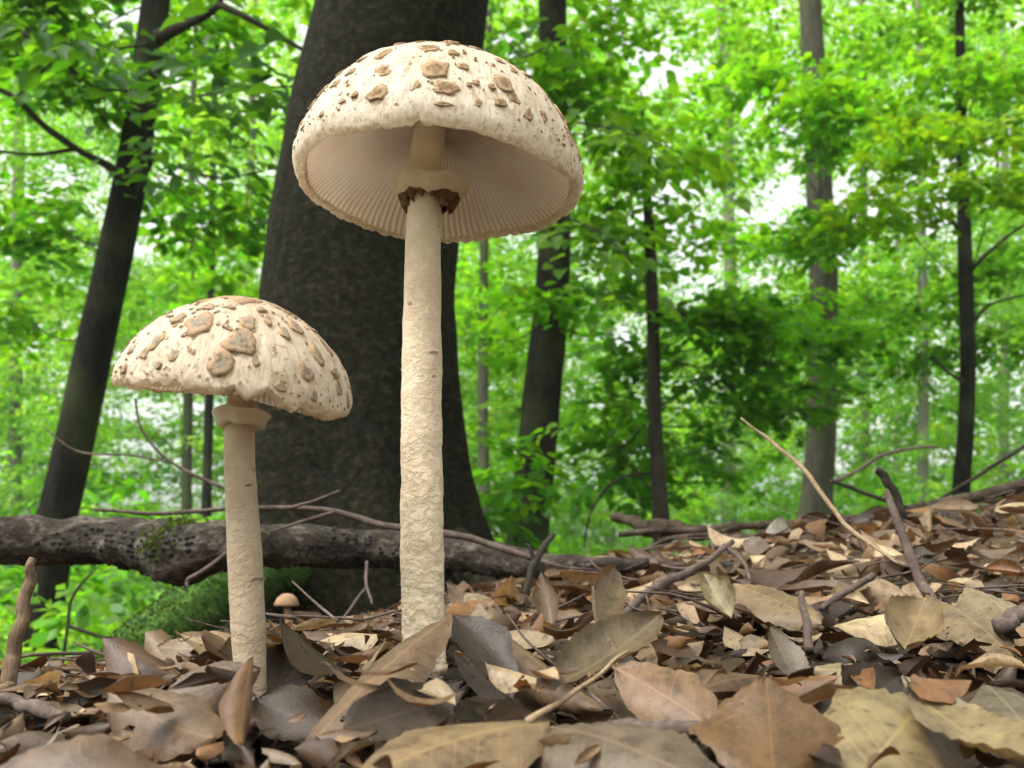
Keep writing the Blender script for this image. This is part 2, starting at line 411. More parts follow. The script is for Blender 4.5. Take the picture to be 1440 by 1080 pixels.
# ------------------------------------------------------------------ terrain
CP_PX = [(-200, 1075, .30), (0, 1062, .32), (360, 1072, .30), (720, 1075, .30), (1080, 1072, .31), (1440, 1050, .33), (1700, 1030, .34),
         (0, 1000, .48), (350, 975, .47), (597, 920, .53), (800, 985, .46), (1000, 975, .48), (1250, 960, .5), (1440, 935, .52), (1700, 900, .55),
         (-300, 985, .9), (0, 972, .9), (170, 955, .95), (320, 925, 1.15), (480, 893, 1.45), (600, 868, 1.45), (720, 832, 1.3), (850, 802, 1.3),
         (700, 880, .8), (900, 895, .75), (1150, 870, .75), (1400, 840, .8), (1700, 800, .8),
         (960, 778, 1.45), (1100, 757, 1.5), (1300, 733, 1.55), (1440, 708, 1.6), (1700, 655, 1.65)]
cps = [at(*c) for c in CP_PX]
cps += [Vector(c) for c in [(0, 0, -.055), (-.5, 0, -.06), (.5, 0, -.04), (0, -.6, -.06), (-.8, -.6, -.07), (.8, -.6, 0.0),
        (-.9, 1.25, -.16), (-.55, 1.7, -.16), (-1.2, 1.7, -.32), (-.9, 2.3, -.36), (-.33, 2.1, -.1), (.1, 2.2, -.1), (.4, 2.3, -.02), (.9, 2.2, .05), (1.5, 2.3, .12),
        (-.3, 3, -.4), (.6, 3.2, -.3), (1.6, 3.2, -.2), (-1.4, 3, -.5)]]
X = np.array([[c.x, c.y] for c in cps]); Zc = np.array([c.z for c in cps])
def _k(r): return np.where(r > 1e-9, r * r * np.log(r + 1e-12), 0)
n = len(X)
K = _k(np.linalg.norm(X[:, None] - X[None], axis=2)) + 1e-4 * np.eye(n)
Pm = np.c_[np.ones(n), X]
Wt = np.linalg.solve(np.block([[K, Pm], [Pm.T, np.zeros((3, 3))]]), np.r_[Zc, 0, 0, 0])
def terrain(x, y):
    x = np.atleast_1d(np.asarray(x, float)); y = np.atleast_1d(np.asarray(y, float))
    q = np.c_[x.ravel(), y.ravel()]
    z = np.zeros(len(q))
    for s in range(0, len(q), 20000):
        qq = q[s:s + 20000]
        z[s:s + 20000] = _k(np.linalg.norm(qq[:, None] - X[None], axis=2)) @ Wt[:n] + Wt[n] + qq @ Wt[n + 1:]
    d = np.hypot(q[:, 0] - 0.1, q[:, 1] - 0.8)
    far = -0.75 + 0.05 * np.clip(q[:, 0], -10, 14) + 0.15 * np.sin(q[:, 0] * 0.5 + 1) * np.cos(q[:, 1] * 0.35)
    far = np.where(q[:, 1] < 0.6, np.clip(0.16 * q[:, 0], -0.8, 0.6) - 0.06, far)
    t = np.clip((d - 1.5) / 2.0, 0, 1); t = t * t * (3 - 2 * t)
    z = np.clip(z, -0.7, 0.5)
    z = z * (1 - t) + far * t
    return z.reshape(x.shape)
def gz(x, y): return float(terrain(x, y)[0])

gx = np.sinh(np.linspace(-5.6, 5.6, 240)) * 0.9
gyv = 0.8 + np.sinh(np.linspace(-4.6, 6.0, 240)) * 0.75
GX, GY = np.meshgrid(gx, gyv)
GZ = terrain(GX.ravel(), GY.ravel())
gv = np.c_[GX.ravel(), GY.ravel(), GZ - 0.012 - 0.03 * np.clip(1.3 - np.hypot(GX.ravel(), GY.ravel() - .6), 0, 1)]
near = np.hypot(gv[:, 0], gv[:, 1] - 0.8) < 4
for i in np.nonzero(near)[0]:
    gv[i, 2] += 0.008 * mnoise.noise((gv[i, 0] * 14, gv[i, 1] * 14, 0.3))
ii = np.arange(239 * 239); r0, c0 = ii // 239, ii % 239
gf = np.c_[r0 * 240 + c0, r0 * 240 + c0 + 1, (r0 + 1) * 240 + c0 + 1, (r0 + 1) * 240 + c0]
tag(build('forest_floor', gv, gf, M_GROUND), kind='structure')

# ------------------------------------------------------------------ green foliage
LEAF6 = np.array([(0, 0, 0), (.27, .30, .07), (.27, .62, .07), (0, 1.0, -.04), (-.27, .62, .07), (-.27, .30, .07)])
LEAF6F = np.array([(0, 1, 2, 3), (0, 3, 4, 5)])
LEAF4 = np.array([(0, 0, 0), (.31, .48, .06), (0, 1.0, 0), (-.31, .48, .06)])
LEAF4F = np.array([(0, 1, 2, 3)])
def leaves(pos, axis, nrm, size, simple_=False):
    """many leaves at once: returns vertices, faces, leaf count per vertex"""
    T, F = (LEAF4, LEAF4F) if simple_ else (LEAF6, LEAF6F)
    axis = axis / (np.linalg.norm(axis, axis=1)[:, None] + 1e-9)
    side = np.cross(axis, nrm); side /= np.linalg.norm(side, axis=1)[:, None] + 1e-9
    up = np.cross(side, axis)
    V = pos[:, None, :] + size[:, None, None] * (T[None, :, 0:1] * side[:, None] + T[None, :, 1:2] * axis[:, None] + T[None, :, 2:3] * up[:, None])
    k = len(T); m = len(pos)
    Fa = (np.arange(m)[:, None, None] * k + F[None]).reshape(-1, 4)
    return V.reshape(-1, 3), Fa, k
TONES = {'dark': (.05, .155, .012), 'mid': (.07, .205, .014), 'lime': (.115, .29, .016), 'yellow': (.145, .29, .015), 'pale': (.14, .29, .055), 'deep': (.05, .15, .02)}
def spray_cloud(c, rx, ry, rz, n, leaf, tone, per=26, ang=0.32, rng=RN):
    """n leaves gathered in flat drooping sprays within an ellipsoid round c"""
    ns = max(1, n // per)
    g = rng.normal(size=(ns, 3)); g /= np.linalg.norm(g, axis=1)[:, None]
    g *= rng.random(ns)[:, None] ** 0.45
    sc = np.array(c) + g * np.array([rx, ry, rz])
    az = rng.random(ns) * 2 * math.pi
    d = np.c_[np.cos(az), np.sin(az), rng.normal(-0.12, 0.16, ns)]
    nn = np.c_[rng.normal(0, .22, ns), rng.normal(0, .22, ns), np.ones(ns)]
    nn -= d * (nn * d).sum(1)[:, None] / (d * d).sum(1)[:, None]; nn /= np.linalg.norm(nn, axis=1)[:, None]
    s = np.cross(nn, d)
    m = ns * per; idx = np.repeat(np.arange(ns), per)
    ln = leaf * per * 0.20
    a = rng.random(m); b = rng.uniform(-1, 1, m) * (0.15 + 0.6 * np.sin(math.pi * np.clip(a, 0, 1))) * 0.75
    pos = sc[idx] + d[idx] * ((a - 0.5) * ln)[:, None] + s[idx] * (b * ln * 0.5)[:, None] + nn[idx] * rng.normal(0, leaf * .18, m)[:, None]
    pos[:, 2] -= 0.25 * ln * a * a
    ax = d[idx] * 0.7 + s[idx] * np.sign(b)[:, None] * rng.uniform(.4, 1.1, m)[:, None] + rng.normal(0, .25, (m, 3))
    ax[:, 2] -= 0.25
    nr = nn[idx] + rng.normal(0, ang, (m, 3))
    size = leaf * rng.uniform(.7, 1.2, m)
    t = np.array(TONES[tone])
    col = t * rng.uniform(.75, 1.3, (m, 1)) * np.c_[rng.uniform(.8, 1.35, m), rng.uniform(.9, 1.12, m), rng.uniform(.7, 1.2, m)]
    col *= rng.uniform(.8, 1.2, (ns, 1))[idx]
    twigs = [(sc[i] - d[i] * ln * .5, sc[i] + d[i] * ln * .1 - np.array([0, 0, .03 * ln]), sc[i] + d[i] * ln * .48 - np.array([0, 0, .24 * ln])) for i in range(ns)]
    return pos, ax, nr, size, col, twigs
def foliage(name, clouds, parent, simple_=False, mat=None):
    P = [np.concatenate([c[k] for c in clouds]) for k in range(5)]
    V, F, k = leaves(P[0], P[1], P[2], P[3], simple_)
    return build(name, V, F, mat or M_LEAF, parent, smooth=False, col=np.repeat(P[4], k, axis=0))

def trunk_path(pts, Y, w):
    """pixel path from the foot up; runs down into the ground and on above the frame"""
    P = [at(x, y, Y) for x, y in pts]
    a, b = P[0], P[1]
    dirn = (a - b).normalized(); foot = a.copy()
    if dirn.z > -0.2: dirn = Vector((0, 0, -1))
    while foot.z > gz(foot.x, foot.y) - 0.08: foot = foot + dirn * 0.05
    return [foot] + P
def tree(name, label, Y, pts, wid, mat, sprays=(), branches=(), top=4.0, leaf=0.075, group=None, seg=12, flare=1.25, simple_=False, amp=.06, twig_r=0.0022, crown_top=0):
    """pts: trunk pixels from the foot up; wid: widths in px; sprays: (px,py,dY,rx_px,rz_px,n,tone); branches: lists of (px,py,dY)"""
    P = trunk_path(pts, Y, wid)
    last, prev = P[-1], P[-2]
    d = (last - prev).normalized(); d = (d + Vector((0, 0, .8))).normalized()
    if top: P = P + [last + d * top * .5, last + d * top]
    s = pxm(Y) / 2
    rad = [wid[0] * s * flare] + [w * s for w in wid]
    if top: rad += [wid[-1] * s * .75, wid[-1] * s * .2]
    t = empty(name, P[0], label, 'tree', group)
    v, f, a = tube(P, rad, rings=10 + 5 * len(P), seg=seg, amp=amp, freq=3.0, seed=len(label))
    build('trunk', v, f, mat, t)
    for b in branches:
        bp = [at(x, y, Y + dy) for x, y, dy, w in b]
        v, f, a = tube(bp, [w * s for x, y, dy, w in b], rings=5 * len(bp), seg=6, amp=.15, freq=8)
        build('branch', v, f, M_TWIGB, t)
    cl = []; tw = []
    for (px, py, dy, rx, rz, nn, tone) in sprays:
        c = at(px, py, Y + dy); sc = pxm(Y + dy)
        cl.append(spray_cloud(c, rx * sc, rx * sc * .8, rz * sc, nn, leaf, tone))
        # limb from the trunk to the spray
        k = min(range(len(P)), key=lambda i: abs(P[i].z - (c.z - .15)) if P[i].z < c.z + .3 else 99)
        st = P[k]
        if Y < 12:
            midp = (st + c) / 2 + Vector((0, 0, -.05 * (c - st).length))
            tw.append(tube([st, midp, c], [max(.0035, .0022 * (c - st).length + .003), .004, .0018], rings=6, seg=4)[:2])
            for q in cl[-1][5]:
                tw.append(tube([np.array(x) for x in q], [twig_r, twig_r * .4], rings=3, seg=3, close=False)[:2])
    if crown_top and top:
        c = P[-1] - Vector((0, 0, top * .2))
        cl.append(spray_cloud(c, crown_top, crown_top, top * .28, 2200, leaf * 1.5, 'mid'))
    if tw:
        v, f, a = merge(tw); tag(build('twigs', v, f, M_TWIGB, t), kind='stuff')
    if cl: foliage('crown', cl, t, simple_)
    return t

# ------------------------------------------------------------------ the big beech behind the mushrooms
def big_beech():
    Y = 2.0; s = pxm(Y)
    rows = [(930, 470, 660), (860, 335, 690), (800, 322, 690), (740, 334, 674), (680, 344, 660), (620, 350, 654), (560, 352, 650), (480, 356, 647), (400, 361, 647),
            (300, 374, 660), (200, 391, 675), (100, 410, 690), (0, 430, 706), (-120, 450, 712)]
    ctr, rad = [], []
    for y, a, b in rows:
        ctr.append(at((a + b) / 2, y, Y + .17)); rad.append((b - a) / 2 * s * 1.03)
    d = (ctr[-1] - ctr[-2]).normalized()
    for k, r in ((.8, .92), (2.2, .8), (4, .5)):
        ctr.append(ctr[13] + d * k); rad.append(rad[13] * r)
    ctr[0] = ctr[1] + Vector((0.0, 0, -.25)); rad[0] = rad[1] * 1.1
    base = Vector((ctr[1].x, ctr[1].y, ctr[1].z))
    t = empty('beech_tree', base, 'massive dark beech trunk with mossy root rising behind the two parasol mushrooms', 'tree')
    rings, seg = 170, 96
    path = catmull(ctr, rings)
    kk = np.interp(np.linspace(0, 1, rings), np.linspace(0, 1, len(rad)), range(len(rad)))
    rr = np.interp(kk, range(len(rad)), rad)
    V = []
    for i in range(rings):
        for j in range(seg):
            th = 2 * math.pi * j / seg
            h = path[i][2] - base.z
            fl = max(0, 1 - h / .75)
            r = rr[i] * (1 + (.10 * fl) * math.sin(5 * th + 1.1) + .05 * fl * math.sin(9 * th + h * 5))
            q = (math.cos(th) * 1.4, math.sin(th) * 1.4, path[i][2] * 2.2)
            r += .010 * mnoise.noise(q) + .006 * mnoise.noise((q[0] * 4, q[1] * 4, q[2] * 2)) + (.003 + .006 * fl) * mnoise.noise((q[0] * 11, q[1] * 11, q[2] * 5))
            V.append((path[i][0] + math.cos(th) * r, path[i][1] + math.sin(th) * r, path[i][2]))
    ii = np.arange((rings - 1) * seg); a = ii // seg; b = ii % seg; b2 = (b + 1) % seg
    F = np.c_[a * seg + b, a * seg + b2, (a + 1) * seg + b2, (a + 1) * seg + b]
    build('trunk', V, F, M_BEECH, t)
    # mossy root running down to the left, and a bare root to the right
    p = [at(420, 800, 1.98), at(360, 806, 1.85), at(305, 835, 1.7), at(250, 875, 1.6), at(185, 925, 1.5), at(130, 985, 1.45)]
    v, f, _ = tube(p, [.05, .058, .052, .043, .036, .028], rings=40, seg=28, amp=.35, freq=7, seed=3)
    rt = build('root', v, f, M_MOSS, t); rt['label'] = 'root thickly grown over with green moss'
    # moss tufts: short blades over the root
    va = np.array(v).reshape(40, 28, 3); cen = va.mean(1)
    P_, A_, N_, S_, C_ = [], [], [], [], []
    for k in range(9000):
        i = R.randrange(2, 39); j = R.randrange(28)
        pt = va[i, j] * (1 - R.random() * .5) + va[i - 1, (j + R.randrange(2)) % 28] * 0 + va[i, j] * 0
        f0, f1 = R.random(), R.random()
        pt = (va[i, j] * (1 - f0) + va[i - 1, j] * f0) * (1 - f1) + (va[i, (j + 1) % 28] * (1 - f0) + va[i - 1, (j + 1) % 28] * f0) * f1
        nv = pt - cen[i]; nv /= np.linalg.norm(nv)
        if nv[2] < -.35 and nv[1] > 0: continue
        P_.append(pt); A_.append(nv + np.array([R.gauss(0, .4), R.gauss(0, .4), -.4 + R.gauss(0, .4)])); N_.append((R.gauss(0, 1), -1, R.gauss(0, 1)))
        S_.append(R.uniform(.003, .0065)); g = R.uniform(.3, 1.0); C_.append((.04 * g * R.uniform(.8, 1.6), .08 * g, .010 * g))
    v, f, k = leaves(np.array(P_), np.array(A_), np.array(N_), np.array(S_), True)
    mo = build('moss', v, f, M_LEAF, t, smooth=False, col=np.repeat(np.array(C_), k, axis=0)); tag(mo, kind='stuff')
    p = [at(628, 700, 1.86), at(668, 740, 1.82), at(715, 775, 1.8), at(770, 800, 1.75), at(800, 830, 1.7)]
    p = [at(640, 770, 1.95), at(672, 800, 1.9), at(700, 826, 1.85), at(730, 850, 1.8)]
    v, f, _ = tube(p, [.04, .045, .04, .02], rings=24, seg=14, amp=.3, freq=8, seed=9)
    build('root', v, f, M_BEECH, t)
    cl = []; tw = []
    for k in range(12):  # unseen crown clumps, spread overhead to dim the light on trunk and mushrooms
        a = k * 2.4; rr_ = .7 + 2.3 * (k / 11) ** .6
        c = Vector((ctr[-1].x - .3 + rr_ * math.cos(a), ctr[-1].y - 1.0 + rr_ * math.sin(a), ctr[-1].z + R.uniform(-.9, .6)))
        cl.append(spray_cloud(c, .95, .95, .4, 950, .1, 'lime'))
        tw.append(tube([ctr[-2], (ctr[-2] + c) / 2 + Vector((0, 0, .2)), c], [.05, .03, .008], rings=8, seg=6)[:2])
    for q in tw: build('branch', q[0], q[1], M_BEECH, t)
    foliage('crown', cl, t)
    return t
beech = big_beech()

# ------------------------------------------------------------------ the other trees
t2 = tree('tree', 'slanting dark trunk at the left edge with a forked bare branch', 4.0,
     [(50, 935), (75, 760), (105, 620), (135, 480), (163, 350), (190, 215), (205, 110), (219, 0), (232, -120)], [56, 55, 54, 53, 51, 47, 44, 41, 38], M_TRUNK,
     sprays=[(40, 60, .3, 90, 50, 420, 'dark'), (110, 120, -.2, 90, 40, 380, 'mid'), (60, 300, .5, 110, 60, 500, 'mid'), (300, 40, .6, 110, 50, 480, 'lime'),
             (290, 300, .8, 110, 70, 520, 'mid'), (120, -10, .2, 160, 40, 500, 'dark'), (30, 440, .8, 90, 70, 380, 'lime')],
     branches=[[(222, 52, -.03, 26), (250, 40, -.08, 18), (288, 22, -.2, 13), (310, 6, -.25, 10)], [(310, 6, -.25, 10), (345, 24, -.3, 9), (385, 46, -.3, 8), (425, 70, -.3, 6)], [(310, 6, -.25, 8), (316, -30, -.3, 6), (325, -70, -.3, 4)],
               [(182, 255, -.05, 16), (155, 235, -.1, 12), (105, 208, -.2, 10), (60, 175, -.25, 9), (22, 138, -.3, 8), (-20, 118, -.3, 7)], [(105, 210, -.2, 6), (50, 217, -.25, 5), (-10, 212, -.3, 4)],
               [(22, 138, -.3, 5), (60, 100, -.35, 4), (110, 55, -.4, 3)], [(190, 245, -.1, 12), (205, 240, -.15, 10), (215, 215, -.2, 8)],
               [(-10, 28, -.3, 8), (30, 45, -.3, 7), (70, 72, -.3, 5), (130, 120, -.3, 5), (180, 128, -.3, 4)]], top=3.0, crown_top=1.3)
t3 = tree('tree', 'straight dark trunk beside the cap of the tall mushroom', 4.6,
     [(738, 800), (748, 700), (762, 560), (774, 440), (780, 330), (779, 200), (778, 80), (776, -60)], [60, 56, 54, 51, 47, 46, 44, 42], M_TRUNK,
     sprays=[(760, 110, -.4, 100, 40, 460, 'mid'), (870, 160, -.2, 100, 45, 380, 'lime'), (905, 260, .2, 110, 60, 440, 'lime'), (770, 410, -.3, 70, 20, 130, 'mid'), (740, 590, .9, 60, 50, 220, 'pale'),
             (740, 640, -.6, 30, 60, 160, 'mid'), (700, 480, 1.0, 60, 50, 280, 'lime'), (840, 330, .4, 80, 45, 380, 'lime'), (830, 40, .6, 110, 40, 420, 'lime'), (860, 400, .7, 70, 40, 280, 'mid'), (690, 720, -.3, 40, 40, 200, 'dark')], top=3.0, crown_top=1.3)
tree('sapling', 'thin black sapling trunk standing on the ridge right of the tall mushroom', 5.0,
     [(931, 760), (928, 700), (921, 600), (919, 500), (917, 400), (913, 320), (908, 250)], [26, 22, 20, 19, 18, 16, 13], M_TWIGB,
     sprays=[(1000, 440, 0, 90, 25, 480, 'mid'), (1030, 515, .4, 130, 40, 460, 'mid'), (960, 570, .6, 110, 45, 320, 'mid'), (1080, 570, .7, 100, 40, 320, 'mid'), (870, 520, .5, 70, 60, 420, 'mid'), (860, 620, .3, 70, 50, 380, 'mid'),
             (1060, 460, .2, 110, 25, 520, 'dark'), (960, 330, .5, 90, 40, 420, 'lime'), (990, 650, .8, 90, 40, 420, 'mid'), (880, 690, .5, 60, 40, 260, 'mid')],
     branches=[[(926, 440, 0, 9), (950, 438, -.1, 7), (975, 445, -.1, 5), (1010, 440, -.1, 3)], [(917, 665, 0, 5), (880, 670, -.1, 4), (850, 690, -.2, 4), (828, 730, -.3, 3), (822, 770, -.3, 3)], [(915, 590, 0, 5), (880, 625, .1, 4), (830, 650, .1, 2)]], top=.5, seg=9, flare=1.2)
tree('tree', 'thick grey trunk in the middle distance behind the ridge branch', 8.0,
     [(1145, 745), (1150, 680), (1155, 600), (1158, 480), (1158, 390), (1153, 280), (1147, 150), (1140, 20), (1136, -60)], [50, 42, 41, 40, 40, 38, 36, 33, 31], M_TRUNKG,
     sprays=[(1080, 130, -1, 120, 50, 800, 'lime'), (1180, 180, -.8, 110, 45, 700, 'mid'), (1110, 330, -1, 110, 40, 650, 'lime'), (1030, 60, .5, 120, 50, 700, 'lime'), (1240, 60, .5, 120, 50, 700, 'lime'), (1120, 440, -.8, 100, 35, 600, 'lime'),
             (1230, 420, .5, 100, 40, 500, 'mid'), (1000, 210, 0, 80, 40, 420, 'mid'), (1150, 150, -2, 70, 45, 520, 'lime'), (1165, 330, -2, 80, 22, 320, 'mid'), (1150, 470, -2.2, 90, 30, 460, 'mid'), (1120, 540, -2.2, 80, 30, 360, 'mid')], top=5, leaf=.085, crown_top=2)
tree('tree', 'slim grey trunk near the right edge with forking side branches', 6.0,
     [(1349, 740), (1352, 680), (1358, 600), (1361, 500), (1358, 400), (1355, 300), (1352, 200), (1350, 60), (1348, -60)], [27, 24, 22, 21, 21, 19, 17, 14, 12], M_TRUNK,
     sprays=[(1330, 200, -.6, 120, 40, 800, 'yellow'), (1400, 250, -.8, 90, 40, 520, 'yellow'), (1250, 290, -.5, 90, 35, 520, 'yellow'), (1380, 90, -.3, 110, 50, 620, 'lime'), (1420, 150, .2, 60, 50, 320, 'mid'),
             (1300, 440, .4, 80, 25, 320, 'mid'), (1410, 480, .2, 70, 30, 300, 'mid'), (1270, 130, .3, 90, 40, 480, 'lime'), (1400, 380, .2, 60, 25, 260, 'mid'), (1330, 30, .2, 120, 40, 500, 'mid'), (1290, 500, .4, 60, 25, 220, 'dark')],
     branches=[[(1352, 330, 0, 10), (1338, 310, -.1, 7), (1315, 290, -.1, 5), (1305, 262, -.1, 4)], [(1360, 385, 0, 8), (1385, 360, -.1, 6), (1420, 330, -.1, 5), (1450, 310, -.1, 4)],
               [(1362, 540, 0, 6), (1335, 525, -.1, 5), (1310, 500, -.1, 3)], [(1400, 190, -.4, 5), (1403, 230, -.4, 4), (1398, 265, -.4, 3)], [(1362, 465, 0, 6), (1390, 430, 0, 4), (1440, 415, 0, 3)]], top=2.5, seg=9, leaf=.07, crown_top=1)
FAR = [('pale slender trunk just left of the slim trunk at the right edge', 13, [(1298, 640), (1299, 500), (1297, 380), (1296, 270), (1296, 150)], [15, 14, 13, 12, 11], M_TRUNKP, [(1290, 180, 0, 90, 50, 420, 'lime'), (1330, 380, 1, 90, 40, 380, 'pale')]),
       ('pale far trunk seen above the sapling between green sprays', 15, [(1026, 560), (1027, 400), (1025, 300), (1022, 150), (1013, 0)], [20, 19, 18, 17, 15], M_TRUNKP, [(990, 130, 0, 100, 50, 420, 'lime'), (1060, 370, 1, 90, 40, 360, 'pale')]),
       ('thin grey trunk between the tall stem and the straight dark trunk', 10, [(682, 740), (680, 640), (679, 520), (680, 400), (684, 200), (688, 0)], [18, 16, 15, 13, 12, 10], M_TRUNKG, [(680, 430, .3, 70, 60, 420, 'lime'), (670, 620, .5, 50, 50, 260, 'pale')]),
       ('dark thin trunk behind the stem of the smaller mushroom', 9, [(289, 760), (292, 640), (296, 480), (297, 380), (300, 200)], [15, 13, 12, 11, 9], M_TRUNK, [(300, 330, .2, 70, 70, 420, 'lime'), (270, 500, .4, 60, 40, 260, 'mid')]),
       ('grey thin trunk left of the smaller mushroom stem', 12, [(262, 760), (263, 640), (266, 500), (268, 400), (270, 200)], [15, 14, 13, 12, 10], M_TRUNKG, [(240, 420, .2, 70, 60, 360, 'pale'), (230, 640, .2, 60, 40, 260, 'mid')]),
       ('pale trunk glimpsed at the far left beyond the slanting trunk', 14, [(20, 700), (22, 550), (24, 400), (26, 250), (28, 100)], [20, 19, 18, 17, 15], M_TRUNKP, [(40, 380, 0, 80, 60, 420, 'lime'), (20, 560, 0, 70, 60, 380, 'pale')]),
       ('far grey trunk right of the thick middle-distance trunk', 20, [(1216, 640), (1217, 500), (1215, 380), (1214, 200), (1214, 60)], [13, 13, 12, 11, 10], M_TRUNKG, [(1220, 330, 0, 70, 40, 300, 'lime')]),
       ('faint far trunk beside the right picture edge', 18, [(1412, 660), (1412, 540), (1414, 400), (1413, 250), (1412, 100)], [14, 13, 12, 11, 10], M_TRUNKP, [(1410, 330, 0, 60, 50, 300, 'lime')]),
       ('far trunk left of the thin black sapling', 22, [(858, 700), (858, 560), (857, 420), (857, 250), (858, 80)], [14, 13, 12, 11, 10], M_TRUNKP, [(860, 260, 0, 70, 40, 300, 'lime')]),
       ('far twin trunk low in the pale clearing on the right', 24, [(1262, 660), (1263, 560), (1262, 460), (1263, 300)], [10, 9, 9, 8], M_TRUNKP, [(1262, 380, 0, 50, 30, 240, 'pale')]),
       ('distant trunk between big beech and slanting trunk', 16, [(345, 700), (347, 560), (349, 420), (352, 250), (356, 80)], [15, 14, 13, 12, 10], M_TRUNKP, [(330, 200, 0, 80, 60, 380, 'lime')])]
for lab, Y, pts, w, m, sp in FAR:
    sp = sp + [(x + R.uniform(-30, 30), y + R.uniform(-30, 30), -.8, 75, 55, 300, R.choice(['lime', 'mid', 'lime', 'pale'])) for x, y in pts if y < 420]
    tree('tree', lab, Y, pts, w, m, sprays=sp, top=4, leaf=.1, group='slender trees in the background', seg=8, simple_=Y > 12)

# near leafy branches whose leaves can be told apart
def near_branch(tr, path, Y, nleaf, leaf, spread, mat, seed, droop=0.3):
    rr = random.Random(seed)
    P = [at(x, y, Y + dy) for x, y, dy in path]
    v, f, _ = tube(P, [.007, .005, .002], rings=6 * len(P), seg=6, amp=.1)
    br = build('branch', v, f, M_TWIGB, tr)
    off = root_of(tr)
    meshes = []
    for k in range(4):
        V = []; F = []
        fold = .05 + .03 * k; nl = 6
        for i in range(nl + 1):
            tt = i / nl; w = .33 * math.sin(math.pi * min(1, tt ** .85)) ** .8 if 0 < tt < 1 else 0.006
            for u in (-1, -.5, 0, .5, 1):
                V.append((u * w, tt, abs(u) * w * fold * 4 - .18 * (tt - .4) ** 2 * (1 + k * .3) + .012 * math.sin(tt * 20 + u)))
        for i in range(nl):
            for j in range(4):
                F.append((i * 5 + j, i * 5 + j + 1, i * 5 + j + 6, i * 5 + j + 5))
        me = bpy.data.meshes.new('leaf'); me.from_pydata(V, [], F); me.materials.append(mat)
        me.polygons.foreach_set('use_smooth', np.ones(len(F), dtype=bool)); meshes.append(me)
    pth = catmull(P, 60)
    for k in range(nleaf):
        i = rr.randrange(8, 60); p = Vector(pth[i]); tn = Vector(pth[min(59, i + 1)] - pth[max(0, i - 1)]).normalized()
        sd = Vector((-tn.y, tn.x, 0)).normalized() * rr.choice((-1, 1))
        r = rr.random() ** .7 * spread
        pos = p + sd * r * rr.uniform(.3, 1) + tn * r * rr.uniform(-.2, .7) + Vector((0, 0, rr.gauss(-.1 * r, .05 + .12 * r)))
        ax = (sd * .8 + tn * rr.uniform(.1, 1) + Vector((rr.gauss(0, .25), rr.gauss(0, .25), rr.gauss(-.35, .25)))).normalized()
        nr = Vector((rr.gauss(0, .35), rr.gauss(-.25, .35), 1))
        s = ax.cross(nr).normalized(); u = s.cross(ax)
        o = bpy.data.objects.new('leaf', rr.choice(meshes))
        L = leaf * rr.uniform(.7, 1.15)
        Mx = Matrix((s * L, ax * L, u * L)).transposed().to_4x4(); Mx.translation = pos - off
        o.matrix_local = Mx
        link(o, br)
near_branch(t2, [(205, 150, 0), (280, 135, -.7), (350, 125, -1.2), (440, 120, -1.5)], 4.0, 170, .088, .34, M_LEAFO, 1)
near_branch(t2, [(192, 215, 0), (250, 235, -.6), (310, 250, -.9), (370, 240, -1.1)], 4.0, 100, .08, .3, M_LEAFO, 2)
near_branch(t2, [(212, 60, 0), (150, 70, -.6), (90, 60, -1.0), (20, 30, -1.3)], 4.0, 90, .09, .32, M_LEAFO, 3)
near_branch(t3, [(778, 60, 0), (760, 70, -.8), (735, 80, -1.3), (715, 60, -1.5)], 4.6, 50, .09, .25, M_LEAFO, 4)
near_branch(t3, [(780, 170, 0), (830, 175, -.6), (890, 190, -1.0), (960, 215, -1.2)], 4.6, 120, .085, .3, M_LEAFO2, 5)
near_branch(t3, [(782, 300, 0), (830, 320, -.5), (860, 340, -.8), (890, 370, -1.0)], 4.6, 70, .08, .3, M_LEAFO2, 6)

